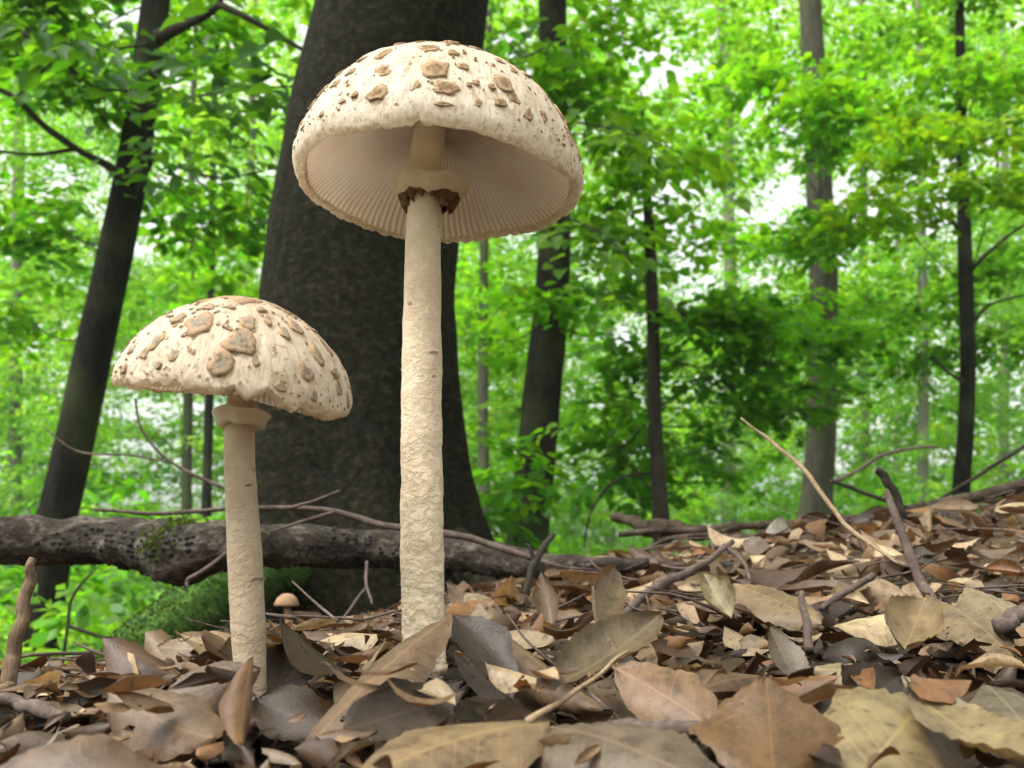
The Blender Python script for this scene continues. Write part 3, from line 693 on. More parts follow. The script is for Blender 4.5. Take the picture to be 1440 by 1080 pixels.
# ------------------------------------------------------------------ far wood and undergrowth (uncountable)
GAPS = [(915, 95, 70, 40), (1085, 140, 30, 25), (1120, 280, 40, 22), (1270, 275, 45, 20), (980, 300, 35, 20), (740, 60, 20, 30), (990, 345, 50, 20), (160, 15, 30, 20), (150, 40, 20, 20),
        (130, 255, 25, 14), (65, 295, 18, 14), (235, 665, 40, 30), (230, 580, 40, 25), (30, 300, 20, 14), (335, 145, 16, 12), (290, 90, 10, 10), (420, 60, 12, 10), (300, 440, 26, 14), (1330, 100, 18, 14), (900, 300, 22, 14), (1050, 260, 20, 14), (310, 890, 0, 0), (860, 30, 25, 14), (960, 30, 25, 12)]
def far_wood():
    cl = []
    rng = np.random.default_rng(5)
    for k in range(1900):
        Y = float(rng.choice([rng.uniform(11, 18), rng.uniform(18, 32), rng.uniform(30, 55)], p=[.4, .4, .2]))
        px = rng.uniform(-160, 1600); py = rng.uniform(-60, 800) if k % 3 else rng.uniform(380, 800)
        if any(((px - gx_) / (a * .8 + 22)) ** 2 + ((py - gy_) / (b * .8 + 15)) ** 2 < 1 for gx_, gy_, a, b in GAPS if a): continue
        if mnoise.noise((px * .006, py * .009, 3.3)) > .45 and py < 450: continue
        c = at(px, py, Y); sc = pxm(Y)
        if c.z < gz(c.x, c.y) + .1: continue
        low = py > 480
        tone = rng.choice(['lime', 'mid', 'pale', 'yellow', 'dark'], p=[.46, .2, .16, .13, .05] if not low else [.25, .2, .45, .05, .05])
        cl.append(spray_cloud(c, rng.uniform(45, 95) * sc, rng.uniform(.8, 2), rng.uniform(14, 34) * sc, int(rng.uniform(200, 420)), .0058 * Y if Y > 14 else .08, str(tone), per=22, rng=rng))
    for k in range(420):                                # finest, farthest leaves
        Y = rng.uniform(24, 50); px = rng.uniform(-60, 1500); py = rng.uniform(-40, 800)
        if any(((px - gx_) / (a * .7 + 12)) ** 2 + ((py - gy_) / (b * .7 + 8)) ** 2 < 1 for gx_, gy_, a, b in GAPS if a): continue
        c = at(px, py, Y)
        if c.z < gz(c.x, c.y) + .1: continue
        cl.append(spray_cloud(c, 60 * pxm(Y), 2, 30 * pxm(Y), 330, .0048 * Y, str(rng.choice(['lime', 'mid', 'pale'], p=[.4, .3, .3])), per=22, rng=rng))
    for k in range(130):                                # unseen foliage beside and behind the camera, added to block sky light
        az = rng.uniform(.95, 2 * math.pi - .95); d = rng.uniform(6, 16)
        x, y = d * math.sin(az), d * math.cos(az)
        c = (x, y, gz(x, y) + .2 + rng.random() ** 1.3 * d * .75)
        cl.append(spray_cloud(c, 1.5, 1.5, .6, 150, .2, str(rng.choice(['lime', 'mid', 'dark'])), per=22, rng=rng))
    o = foliage('distant_and_unseen_wood', cl, None, True)
    tag(o, 'bright green leafy wood filling the background behind the trunks, plus unseen foliage added around the camera', 'foliage', kind='stuff')
far_wood()
def undergrowth():
    rng = np.random.default_rng(9); cl = []
    for k in range(900):
        Y = rng.uniform(3.2, 7) if k < 380 else rng.uniform(7, 22)
        px = rng.uniform(-150, 1600) if k % 3 else rng.uniform(-100, 420)
        u = (px - 720) / FPX * Y
        z = gz(u, Y) + abs(rng.normal(.15, .3)) * (1 if Y < 7 else 2.0)
        s = .07 if Y < 7 else .1
        cl.append(spray_cloud((u, Y, z), .35 + Y * .03, .35, .12, 70 if Y < 7 else 110, s, str(rng.choice(['pale', 'mid', 'lime', 'dark'], p=[.4, .25, .25, .1])), per=14, ang=.45, rng=rng))
    o = foliage('undergrowth', cl, None, True)
    tag(o, 'pale green low undergrowth covering the ground beyond the mound', 'undergrowth', kind='stuff')
undergrowth()

# ------------------------------------------------------------------ fallen log, branches and twigs
def log():
    px = [(-70, 757), (60, 760), (150, 760), (212, 770), (258, 778), (320, 766), (420, 768), (520, 772), (620, 778), (700, 786), (770, 797), (840, 797), (910, 792)]
    w = [64, 66, 62, 74, 84, 62, 56, 52, 50, 44, 36, 26, 16]
    Y = 1.2
    P = [at(x, y, Y + .04 * math.sin(i)) for i, (x, y) in enumerate(px)]
    t = empty('fallen_branch', P[-1], 'thick fallen branch dotted with black fungus lying across behind the mushroom stems', 'branch')
    v, f, a = tube(P, [q * pxm(Y) / 2 for q in w], rings=150, seg=30, amp=.2, freq=28, seed=2)
    build('log_wood', v, f, M_LOG, t)
    va = v.reshape(150, 30, 3); cen = va.mean(1)
    parts = []
    k = 0
    while k < 900:
        i = R.randrange(2, 148); j = R.randrange(30)
        p = va[i, j] + (va[i - 1, j] - va[i, j]) * R.random(); nv = va[i, j] - cen[i]; nv /= np.linalg.norm(nv)
        if nv[1] > .35: continue
        if mnoise.noise((p[0] * 11, p[1] * 9, p[2] * 28)) < .08 + .12 * nv[2]: continue
        k += 1
        r = R.uniform(.0011, .0034); ta = np.cross(nv, (1, 0, .2)); ta /= np.linalg.norm(ta); tb = np.cross(nv, ta)
        V = [p + nv * r * .7]; F = []
        for q in range(7):
            th = q / 7 * 6.283; rr = r * R.uniform(.7, 1.3)
            V.append(p + nv * r * .45 + (ta * math.cos(th) + tb * math.sin(th)) * rr * .7)
        for q in range(7):
            th = q / 7 * 6.283
            V.append(p - nv * .0012 + (ta * math.cos(th) + tb * math.sin(th)) * r * R.uniform(.9, 1.4))
        for q in range(7):
            q2 = (q + 1) % 7
            F += [(0, 1 + q, 1 + q2), (1 + q, 8 + q, 8 + q2, 1 + q2)]
        parts.append((np.array(V), F))
    v, f, _ = merge(parts); tag(build('black_fungus', v, f, M_FUNGUS, t), kind='stuff')
    # a strip of moss in the crook
    P_, A_, N_, S_, C_ = [], [], [], [], []
    for q in range(900):
        i = int(R.gauss(48, 2.5)); j = R.randrange(30)
        p = va[i, j] + (va[i + 1, (j + 1) % 30] - va[i, j]) * R.random(); nv = va[i, j] - cen[i]; nv /= np.linalg.norm(nv)
        if nv[2] < -.2 + R.random() * .3: continue
        P_.append(p); A_.append(nv + np.array([R.gauss(0, .6), R.gauss(0, .6), R.gauss(-.2, .5)])); N_.append((R.gauss(0, 1), -1, R.gauss(0, 1))); S_.append(R.uniform(.003, .008))
        g = R.uniform(.5, 1.3); C_.append((.05 * g, .08 * g, .012 * g))
    v, f, k = leaves(np.array(P_), np.array(A_), np.array(N_), np.array(S_), True)
    tag(build('moss', v, f, M_LEAF, t, smooth=False, col=np.repeat(np.array(C_), k, axis=0)), kind='stuff')
log()

def stick(name, label, path, w, mat, amp=.14, group=None, cat='twig', forks=()):
    """path: (px, py, Y); w: widths in px along it; forks: further (path, widths)"""
    P = [at(*p) for p in path]
    Ym = sum(p[2] for p in path) / len(path)
    if len(P) > 2:
        q_ = catmull(P, 2 * len(P) + 1); rj = random.Random(len(label) * 7 + len(P)); jt = max(w) * pxm(Ym) * .075
        P = [Vector(p) + Vector((rj.gauss(0, jt), rj.gauss(0, jt), rj.gauss(0, jt))) * (0 if i in (0, len(q_) - 1) else 1) for i, p in enumerate(q_)]
    v, f, a = tube(P, [q * pxm(Ym) / 2 for q in w], rings=5 * len(P), seg=9, amp=amp * 1.6, freq=45, seed=len(label))
    if not forks:
        return tag(build(name, v, f, mat), label, cat, group)
    t = empty(name, P[0], label, cat, group)
    build('stem', v, f, mat, t)
    for fp, fw in forks:
        v, f, a = tube([at(*p) for p in fp], [q * pxm(Ym) / 2 for q in fw], rings=7 * len(fp), seg=7, amp=amp, freq=45)
        build('side_twig', v, f, mat, t)
    return t
stick('fallen_branch', 'long thin fallen branch along the crest of the leafy slope on the right', [(870, 752, 1.5), (1000, 742, 1.5), (1100, 738, 1.5), (1200, 729, 1.52), (1300, 713, 1.54), (1380, 697, 1.56), (1480, 668, 1.58)], [8, 10, 12, 13, 15, 17, 19], M_DEAD, cat='branch',
      forks=[([(1040, 740, 1.5), (1000, 752, 1.48), (940, 758, 1.46), (880, 790, 1.4)], [9, 8, 6, 4])])
stick('fallen_branch', 'short rotten branch end poking out beside the thin black sapling', [(860, 728, 1.62), (900, 738, 1.6), (945, 746, 1.6), (1010, 748, 1.6)], [9, 20, 24, 16], M_DEAD, .5, cat='branch')
stick('twig', 'long pale twig arching over the leafy slope on the right', [(1042, 588, .95), (1085, 622, .94), (1130, 660, .92), (1165, 708, .9), (1200, 748, .88), (1262, 792, .84)], [3, 5.5, 6.5, 6.5, 6, 3], M_TWIGP)
stick('twig', 'reddish brown stick leaning upright among leaves on the right slope', [(1246, 690, .74), (1262, 730, .73), (1277, 780, .72), (1300, 828, .7), (1330, 884, .68)], [9, 12, 13, 15, 19], M_TWIG)
stick('twig', 'black stubby twig tip above the reddish leaning stick', [(1233, 660, 1.2), (1246, 676, 1.2), (1262, 700, 1.2), (1272, 730, 1.2)], [10, 13, 11, 9], M_TWIGB)
stick('twig', 'dark forked twig lying from the slope crest down towards the pale curled leaf', [(870, 872, .78), (905, 838, .8), (945, 815, .84), (985, 795, .9), (1030, 762, 1.0)], [11, 12, 12, 10, 8], M_TWIG, forks=[([(985, 795, .9), (960, 800, .88), (930, 795, .9)], [7, 5, 3]), ([(1020, 768, .98), (1045, 790, .95), (1055, 815, .92)], [7, 6, 5])])
stick('twig', 'short grey twig lying amid tan leaves at mid slope', [(1155, 856, .72), (1190, 832, .74), (1228, 810, .77)], [8, 10, 10], M_TWIG)
stick('twig', 'short upright broken twig beside the small grey upright leaf', [(1128, 832, .6), (1132, 868, .59), (1138, 915, .57)], [7, 10, 13], M_TWIG)
stick('twig', 'thick purplish twig lying in front of the pinkish veined leaf', [(830, 1026, .38), (880, 1026, .37), (950, 1026, .365), (1025, 1030, .36)], [12, 22, 24, 14], M_TWIG)
stick('twig', 'stout brown twig end at the right picture edge', [(1400, 882, .6), (1430, 868, .6), (1480, 850, .6)], [22, 24, 22], M_TWIG)
stick('twig', 'brown broken stick standing upright at the left edge', [(10, 975, .58), (20, 925, .58), (31, 870, .58), (38, 825, .58), (46, 785, .58)], [23, 20, 18, 17, 10], M_TWIGM, .07, forks=[([(15, 965, .58), (0, 972, .56), (-25, 990, .55)], [16, 14, 10])])
stick('twig', 'grey twig lying at the foot of the brown broken stick', [(-15, 982, .5), (30, 990, .5), (60, 998, .49), (92, 1008, .47)], [20, 18, 22, 16], M_TWIG)
stick('twig', 'long bare twig lying along the top of the fungus dotted branch', [(130, 716, 1.13), (230, 722, 1.13), (360, 714, 1.12), (460, 718, 1.12), (540, 738, 1.12), (640, 752, 1.12), (720, 776, 1.11), (800, 803, 1.1)], [4, 6, 7, 8, 10, 10, 9, 6], M_TWIG, forks=[([(400, 716, 1.12), (440, 705, 1.1), (478, 690, 1.08)], [5, 4, 3]), ([(470, 720, 1.12), (430, 732, 1.1), (380, 748, 1.08)], [6, 5, 3])])
stick('twig', 'thin hooked twig hanging from the thick fallen branch near the small stem', [(320, 776, 1.08), (290, 800, 1.07), (265, 815, 1.07), (264, 826, 1.07)], [5, 6, 6, 4], M_TWIG)
stick('twig', 'thin bent twig propped against the ground between the two stems', [(462, 910, .95), (480, 875, 1.0), (505, 838, 1.05), (515, 826, 1.08)], [4.5, 4, 3.5, 3], M_TWIG, forks=[([(516, 790, 1.1), (515, 820, 1.08), (524, 850, 1.05)], [5, 4.5, 3])])
stick('twig', 'black jagged twig standing before the straight dark trunk', [(742, 860, 1.0), (744, 820, 1.0), (755, 785, 1.02), (778, 752, 1.04)], [8, 9, 10, 8], M_TWIGB, forks=[([(752, 790, 1.02), (745, 770, 1.02), (738, 765, 1.02)], [7, 6, 4])])
stick('twig', 'thin arched bare twig rising above the slope towards a pale leaf', [(1168, 678, 1.9), (1200, 665, 1.9), (1240, 640, 1.9), (1285, 630, 1.9), (1320, 628, 1.9)], [5, 5, 5, 4, 3], M_TWIG)
stick('twig', 'thin straight twig slanting left behind the leaning stick', [(1170, 676, 1.5), (1230, 698, 1.5), (1300, 722, 1.5)], [5, 6, 5], M_TWIGB)
stick('twig', 'fine dark twig reaching up at the right edge of the crest', [(1300, 716, 1.8), (1370, 672, 1.8), (1450, 622, 1.8)], [4, 5, 6], M_TWIGB)
stick('twig', 'bent black twig in the green gap below the fallen branch', [(88, 935, 1.8), (95, 880, 1.8), (102, 840, 1.8), (130, 805, 1.8)], [4, 4, 4, 3], M_TWIGB, forks=[([(95, 880, 1.8), (125, 890, 1.8), (170, 905, 1.8)], [5, 5, 3])])
stick('twig', 'wispy bare twig hanging beside the smaller cap', [(190, 560, 1.6), (200, 605, 1.6), (240, 650, 1.6), (320, 690, 1.6), (345, 712, 1.6)], [3, 4, 4, 5, 5], M_TWIG, forks=[([(240, 650, 1.6), (180, 640, 1.6), (110, 635, 1.6), (60, 600, 1.6)], [3, 3, 3, 2])])
stick('twig', 'dark leaf stalk lying over the rolled leaf', [(712, 862, .53), (745, 905, .5), (800, 950, .47), (870, 1010, .42)], [3, 4, 5, 4], M_TWIG)
stick('twig', 'little black stub in the dark litter right of centre', [(1238, 935, .52), (1232, 955, .51), (1225, 985, .49)], [8, 10, 8], M_TWIGB)

# ------------------------------------------------------------------ mushrooms
PROF = [(0, 1.0), (.12, .99), (.28, .955), (.45, .885), (.61, .785), (.75, .655), (.86, .50), (.94, .34), (.985, .20), (1.0, .09), (.985, .015), (.955, -.02), (.925, -.01), (.905, .012)]
PROF2 = [(0, 1.0), (.10, .99), (.25, .955), (.42, .885), (.58, .785), (.72, .655), (.84, .50), (.93, .33), (.98, .175), (1.0, .06), (.985, .0), (.955, -.02), (.925, -.01), (.905, .012)]
def mushroom(name, label, stem_px, stem_w, Y, cap_px, Rc, Hc, tilt_x, tilt_y, prof, mats, scales, nsc, ring, seed, notch=(), droop=()):
    rr = random.Random(seed)
    mc, ms, mscale = mats
    C = at(cap_px[0], cap_px[1], Y)
    Rot = Matrix.Rotation(math.radians(tilt_y), 3, 'Y') @ Matrix.Rotation(math.radians(tilt_x), 3, 'X')
    Rn = np.array(Rot)
    P = [at(x, y, Y) for x, y in stem_px]
    foot = P[0]
    t = empty(name, foot, label, 'mushroom')
    # stem up to the gills
    topp = C + Rot @ Vector((0, 0, Hc * .6))
    topp = Vector((P[-1].x + .12 * (topp.x - P[-1].x) + .001, P[-1].y, topp.z))
    P = P + [topp]
    sw = [w * pxm(Y) / 2 for w in stem_w]; sw.append(sw[-1] * .95)
    rings, seg = 260, 64
    v, f, fib = tube(P, sw, rings=rings, seg=seg)
    va = v.reshape(rings, seg, 3); cen = va.mean(1)
    prof_a = np.zeros((rings * seg, 3))
    for i in range(rings):
        lo = 1 - i / rings
        for j in range(seg):
            q = Vector(va[i, j])
            d = .0007 * mnoise.noise(q * 60) + (.0002 + .0013 * max(0, lo - .3)) * abs(mnoise.noise(Vector((q.x * 170, q.y * 170, q.z * 330)))) + .0004 * mnoise.noise(Vector((q.x * 420, q.y * 420, q.z * 300))) * lo
            nv = va[i, j] - cen[i]
            va[i, j] += nv / np.linalg.norm(nv) * d * (1 if seed == 1 else .25)
            prof_a[i * seg + j, 0] = lo
    st = build('stem', va.reshape(-1, 3), f, ms, t, attrs={'fib': fib, 'prof': prof_a})
    # curling flakes on the lower stem
    parts = []
    for k in range(14):
        lo = rr.random() ** 1.3 * .8; i = int(lo * rings); j = rr.randrange(seg)
        p = va[i, j]; nv = p - cen[i]; nv /= np.linalg.norm(nv); up = va[i + 1, j] - va[i, j]; up /= np.linalg.norm(up); sd = np.cross(nv, up)
        w = rr.uniform(.0012, .0032); h = rr.uniform(.0008, .002); l = rr.uniform(.0005, .0011)
        V = [p + sd * -w - nv * .0004, p + up * -h * .3 - nv * .0004 + sd * rr.uniform(-.4, .4) * w, p + sd * w - nv * .0004,
             p + sd * w * .8 + up * h + nv * l, p + up * h * rr.uniform(1.1, 1.6) + nv * l * 1.2, p - sd * w * .8 + up * h * rr.uniform(.7, 1.2) + nv * l]
        parts.append((np.array(V), [(0, 1, 4, 5), (1, 2, 3, 4)], np.array([(0, 0, 0)] * 6)))
    v, f, a = merge(parts)
    tag(build('stem_flakes', v, f, ms, t, smooth=False, attrs={'fib': v, 'prof': np.full((len(v), 3), .5)}), kind='stuff')
    # cap
    pr = catmull([(a, b, 0) for a, b in prof], 46)[:, :2]; pr[0, 0] = 0
    tpar = np.linspace(0, 1, 46)
    def rim_off(ph, tt):
        o = .045 * Rc * math.sin(2 * ph + seed) * tt ** 3 * .5 + .02 * Rc * math.sin(5 * ph + 2 * seed) * tt ** 4
        for a0, w0, d0 in droop:
            x = (ph - a0 + math.pi) % (2 * math.pi) - math.pi
            o -= d0 * math.exp(-(x / w0) ** 2) * tt ** 2.5
        return o
    def surf(ph, tt, lift=0.0):
        tt = min(max(tt, 0), 1)
        x = np.interp(tt, tpar, pr[:, 0]) * Rc; z = np.interp(tt, tpar, pr[:, 1]) * Hc
        e = .004
        dx = np.interp(min(1, tt + e), tpar, pr[:, 0]) - np.interp(max(0, tt - e), tpar, pr[:, 0])
        dz = np.interp(min(1, tt + e), tpar, pr[:, 1]) - np.interp(max(0, tt - e), tpar, pr[:, 1])
        nx, nz = -dz * Hc, dx * Rc
        l = math.hypot(nx, nz) + 1e-12; nx /= l; nz /= l
        wob = 1 + .018 * math.sin(3 * ph + seed) * tt
        x = x * wob + nx * lift; z = z + nz * lift + rim_off(ph, tt)
        return np.array((x * math.cos(ph), x * math.sin(ph), z)), np.array((nx * math.cos(ph), nx * math.sin(ph), nz))
    NA = 300; NP = 46
    V, fibs, prs = [], [], []
    for i in range(NP):
        for j in range(NA):
            ph = 2 * math.pi * j / NA
            tt = tpar[i]
            ql = (math.cos(ph) * 3, math.sin(ph) * 3, tt * 5 + seed)
            lift = .0012 * mnoise.noise(ql) + .0006 * mnoise.noise((ql[0] * 4, ql[1] * 4, ql[2] * 4))
            if tt > .55: lift += .0004 * (tt - .5) * 2 * mnoise.noise((math.cos(ph) * 40, math.sin(ph) * 40, tt * 9))
            p, nv = surf(ph, tt, lift)
            if i >= NP - 17:
                jag = mnoise.noise((math.cos(ph) * 22, math.sin(ph) * 22, 5.5 + seed)) * .0014 + rr.uniform(-.0007, .0004)
                for a0, w0, d0 in notch:
                    x = (ph - a0 + math.pi) % (2 * math.pi) - math.pi
                    jag += d0 * max(0, 1 - abs(x) / w0)
                p = p + np.array((0, 0, jag * min(1, (i - NP + 18) / 7)))
            V.append(p); fibs.append((math.cos(ph), math.sin(ph), tt)); prs.append((tt, 0, 0))
    V = np.array(V)
    Vw = V @ Rn.T + np.array(C)
    ii = np.arange((NP - 1) * NA); a = ii // NA; b = ii % NA; b2 = (b + 1) % NA
    F = np.c_[a * NA + b, (a + 1) * NA + b, (a + 1) * NA + b2, a * NA + b2]
    cap = build('cap', Vw, F, mc, t, attrs={'fib': fibs, 'prof': prs})
    # gills: pleated underside
    NG = 120; NR = 16
    gp = [(.03, .44), (.14, .45), (.28, .435), (.45, .37), (.61, .27), (.75, .155), (.86, .06), (.93, .005)]
    V, prs = [], []
    for i in range(NR):
        s = i / (NR - 1)
        x = np.interp(s, np.linspace(0, 1, len(gp)), [g[0] for g in gp]); z = np.interp(s, np.linspace(0, 1, len(gp)), [g[1] for g in gp])
        for j in range(2 * NG):
            ph = 2 * math.pi * (j + rr.uniform(-.12, .12)) / (2 * NG) + .10 * math.sin(s * 2.2)
            dep = .075 * math.sin(math.pi * min(1, s * 1.02)) ** .6 * (1 if s < 1 else 0)
            zz = z + (dep if j % 2 else 0) + .006 * math.sin(7 * ph)
            xr = x * Rc * (1 + .018 * math.sin(3 * ph + seed) * s)
            V.append((xr * math.cos(ph), xr * math.sin(ph), zz * Hc + rim_off(ph, s)))
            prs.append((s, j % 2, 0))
    ii = np.arange((NR - 1) * 2 * NG); a = ii // (2 * NG); b = ii % (2 * NG); b2 = (b + 1) % (2 * NG)
    F = np.c_[a * 2 * NG + b, a * 2 * NG + b2, (a + 1) * 2 * NG + b2, (a + 1) * 2 * NG + b]
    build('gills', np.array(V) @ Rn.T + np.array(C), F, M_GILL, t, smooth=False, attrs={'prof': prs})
    # scales
    grid = []
    for pi_ in range(0, 360, 3):
        for ti in range(0, 60):
            p, nv = surf(math.radians(pi_), ti / 60.0)
            pw = Rn @ p + np.array(C); nw = Rn @ nv
            if nw @ (np.array((0, 0, CZ)) - pw) > 0:
                grid.append((*proj(pw), math.radians(pi_), ti / 60.0))
    grid = np.array(grid)
    def scale(ph, tt, w, h, lift, name_, parent_, n_=15, ret=False):
        V, pa = [], []
        c0, n0 = surf(ph, tt)
        rx = max(.12 * Rc, math.hypot(c0[0], c0[1]))
        Lm = Rc * 1.5
        V.append(surf(ph, tt, lift)[0]); pa.append((0, 0, 0))
        an = [rr.uniform(.5, 1.4) for _ in range(n_)]; an = [(an[q] * 4 + an[q - 1] + an[(q + 1) % n_]) / 6 for q in range(n_)]
        for ring_, lf in ((.62, .95), (1.0, .62), (1.04, -.25)):
            for q in range(n_):
                th = 2 * math.pi * q / n_
                du = math.cos(th) * w * an[q] * ring_; dv = math.sin(th) * h * an[q] * ring_
                lz = lift * lf * rr.uniform(.88, 1.12)
                if ring_ == 1.0 and math.sin(th) > .3: lz += lift * .9 * math.sin(th)      # lower edge curls away
                V.append(surf(ph + du / rx, tt + dv / Lm, lz)[0] if tt > 0 else surf(th, w * an[q] * ring_ / Lm, lift * lf)[0]); pa.append((ring_, 0, 0))
        F = []
        for q in range(n_):
            q2 = (q + 1) % n_
            F += [(0, 1 + q2, 1 + q), (1 + q, 1 + q2, 1 + n_ + q2, 1 + n_ + q), (1 + n_ + q, 1 + n_ + q2, 1 + 2 * n_ + q2, 1 + 2 * n_ + q)]
        Vw = np.array(V) @ Rn.T + np.array(C)
        if ret: return Vw, F, np.array(pa)
        build(name_, Vw, F, mscale, parent_, smooth=True, attrs={'prof': pa})
    used = []
    for (x, y, wpx, hpx) in scales:
        k = np.argmin((grid[:, 0] - x) ** 2 + (grid[:, 1] - y) ** 2)
        ph, tt = grid[k, 2], grid[k, 3]
        used.append((ph, tt))
        scale(ph, tt, wpx * pxm(Y) / 2, hpx * pxm(Y) * .58, rr.uniform(.0005, .0011), 'scale', cap)
    k = 0
    while k < nsc:                                     # the rest of the scales, all round
        ph = rr.uniform(0, 2 * math.pi); tt = rr.random() ** .75 * .66 + .04
        if min([9] + [math.hypot((ph - a + math.pi) % (2 * math.pi) - math.pi, (tt - b) * 3) for a, b in used]) < .2: continue
        used.append((ph, tt)); k += 1
        s = rr.uniform(.0015, .004) * (1.25 - tt * .7)
        scale(ph, tt, s * rr.uniform(.8, 1.4), s * rr.uniform(.6, 1), rr.uniform(.0004, .0009), 'scale', cap)
    scale(0.3, 0.0, Rc * .3, Rc * .3, .0014, 'crown_disc', cap, 18)
    parts = []
    for k in range(420):
        ph = rr.uniform(0, 2 * math.pi); tt = rr.random() ** .65 * .68 + .04
        s = rr.uniform(.0003, .0011)
        parts.append(scale(ph, tt, s, s * rr.uniform(.7, 1.3), rr.uniform(.0003, .0008), '', None, 5, True))
    v, f, a = merge(parts)
    tag(build('small_scales', v, f, mscale, cap, smooth=False, attrs={'prof': a}), kind='stuff')
    # ring
    rx, ry, rw, rh, tl = ring
    rc = at(rx, ry, Y); s = pxm(Y); r0 = sw[-2]; ro = rw * s / 2; hh = rh * s
    RR = np.array(Matrix.Rotation(math.radians(tl), 3, 'Y'))
    rp = [(r0 * .8, hh * .15), (ro * .8, hh * .36), (ro * .97, hh * .5), (ro * 1.01, hh * .4), (ro * .97, hh * .27), (ro * .9, hh * .1), (ro * .86, -hh * .12), (ro * .78, -hh * .28), (ro * .62, -hh * .36), (r0 * .9, -hh * .3)]
    NA = 90; V = []; prs = []; fb = []
    for i, (x, z) in enumerate(rp):
        for j in range(NA):
            ph = 2 * math.pi * j / NA
            k = .06 * mnoise.noise((math.cos(ph) * 2, math.sin(ph) * 2, seed)) + .03 * mnoise.noise((math.cos(ph) * 9, math.sin(ph) * 9, i * .6))
            xx = x * (1 + k * (0 if i in (0, 9) else 1)); zz = z + hh * .25 * mnoise.noise((math.cos(ph) * 1.6, math.sin(ph) * 1.6, 3 + seed)) + (0 if i in (0, 9) else rr.uniform(-.02, .02) * hh)
            V.append((xx * math.cos(ph), xx * math.sin(ph), zz)); prs.append((.2, 0, 0)); fb.append((xx * math.cos(ph), xx * math.sin(ph), zz))
    ii = np.arange((len(rp) - 1) * NA); a = ii // NA; b = ii % NA; b2 = (b + 1) % NA
    F = np.c_[a * NA + b, (a + 1) * NA + b, (a + 1) * NA + b2, a * NA + b2]
    rg = build('ring', np.array(V) @ RR.T + np.array(rc), F, M_RING, t, attrs={'prof': prs, 'fib': fb})
    return t, rg, rc, r0, ro, hh, RR, rr
big = mushroom('parasol_mushroom', 'tall parasol mushroom with open scaly cap showing its pale gills', [(598, 945), (596, 890), (594, 800), (593, 680), (593, 560), (594, 440), (596, 320), (600, 240)], [56, 56, 58, 57, 56, 54, 50, 50], .53, (614, 264), .0812, .0775, -2.2, 3.0,
    PROF, (M_CAP, M_STEM, M_SCALE),
    [(620, 97, 40, 26), (603, 70, 26, 16), (640, 58, 26, 9), (538, 78, 26, 16), (541, 102, 26, 18), (533, 132, 30, 22), (627, 122, 34, 18), (573, 119, 24, 14), (617, 148, 22, 8), (640, 74, 18, 9), (493, 103, 18, 12), (470, 120, 18, 10), (455, 160, 8, 8), (700, 85, 22, 12), (722, 100, 18, 14), (712, 115, 28, 22), (722, 135, 18, 12), (745, 100, 18, 10),
     (703, 148, 20, 12), (740, 162, 16, 18), (770, 130, 16, 22), (785, 160, 14, 24), (672, 148, 14, 12), (690, 122, 10, 8), (765, 165, 10, 14), (655, 118, 8, 6), (675, 118, 8, 8), (510, 85, 22, 8), (560, 62, 22, 8), (670, 65, 20, 10), (800, 190, 10, 26), (812, 215, 8, 20), (416, 178, 14, 20), (425, 140, 12, 16), (445, 115, 14, 14), (500, 135, 10, 8), (480, 145, 8, 8)],
    105, (604, 270, 116, 28, 3), 1, notch=[(-1.62, .035, .004), (-2.5, .05, .0018), (-.6, .05, .0018)])
def ring_fringe(m, drop, seed):
    t, rg, rc, r0, ro, hh, RR, rr = m
    NA = 110; V = []
    for i, (x, z) in enumerate([(ro * .76, -hh * .2), (ro * .73, -hh * .5), (ro * .66, -hh * .8), (ro * .57, -hh * 1.08)]):
        for j in range(NA):
            ph = 2 * math.pi * j / NA
            k = mnoise.noise((math.cos(ph) * 3.3, math.sin(ph) * 3.3, seed)); j2 = mnoise.noise((math.cos(ph) * 14, math.sin(ph) * 14, i))
            side = .35 + .65 * abs(math.cos(ph))
            V.append((x * (1 + .12 * j2) * math.cos(ph), x * (1 + .12 * j2) * math.sin(ph), -hh * .2 + (z + hh * .2) * side * drop * (1 + .9 * k) + .12 * hh * j2))
    ii = np.arange(3 * NA); a = ii // NA; b = ii % NA; b2 = (b + 1) % NA
    F = np.c_[a * NA + b, (a + 1) * NA + b, (a + 1) * NA + b2, a * NA + b2]
    o = build('ring_fringe', np.array(V) @ RR.T + np.array(rc), F, M_RINGB, rg); o['label'] = 'torn brown fringe under the ring'
    md = o.modifiers.new('thick', 'SOLIDIFY'); md.thickness = .0012
ring_fringe(big, .95, 4)
small = mushroom('parasol_mushroom', 'smaller parasol mushroom with tilted half-open cap and grey brown scales', [(356, 1000), (353, 960), (349, 880), (344, 780), (339, 690), (337, 610)], [34, 39, 46, 46, 43, 41], .47, (331, 556), .0557, .0465, 8.0, 7.0,
    PROF2, (M_CAP2, M_STEM2, M_SCALE2),
    [(278, 455, 34, 26), (337, 481, 46, 26), (348, 450, 24, 18), (310, 512, 36, 26), (242, 498, 20, 14), (224, 478, 20, 16), (203, 500, 16, 12), (185, 493, 18, 12), (252, 447, 18, 14), (377, 450, 12, 14), (397, 467, 14, 18), (415, 460, 22, 22), (433, 523, 20, 18), (447, 500, 22, 22), (398, 544, 18, 14), (444, 558, 14, 16), (475, 545, 14, 18), (490, 565, 12, 22), (470, 520, 18, 12), (455, 485, 18, 22), (365, 437, 14, 10), (295, 432, 20, 10), (320, 432, 16, 8), (174, 518, 8, 12), (222, 515, 10, 8), (260, 470, 8, 6), (364, 510, 10, 10)],
    14, (339, 591, 80, 26, 3), 5, notch=[(-1.05, .14, .006), (-1.3, .08, .004), (-.7, .06, .003)], droop=[(-.45, .5, .006)])

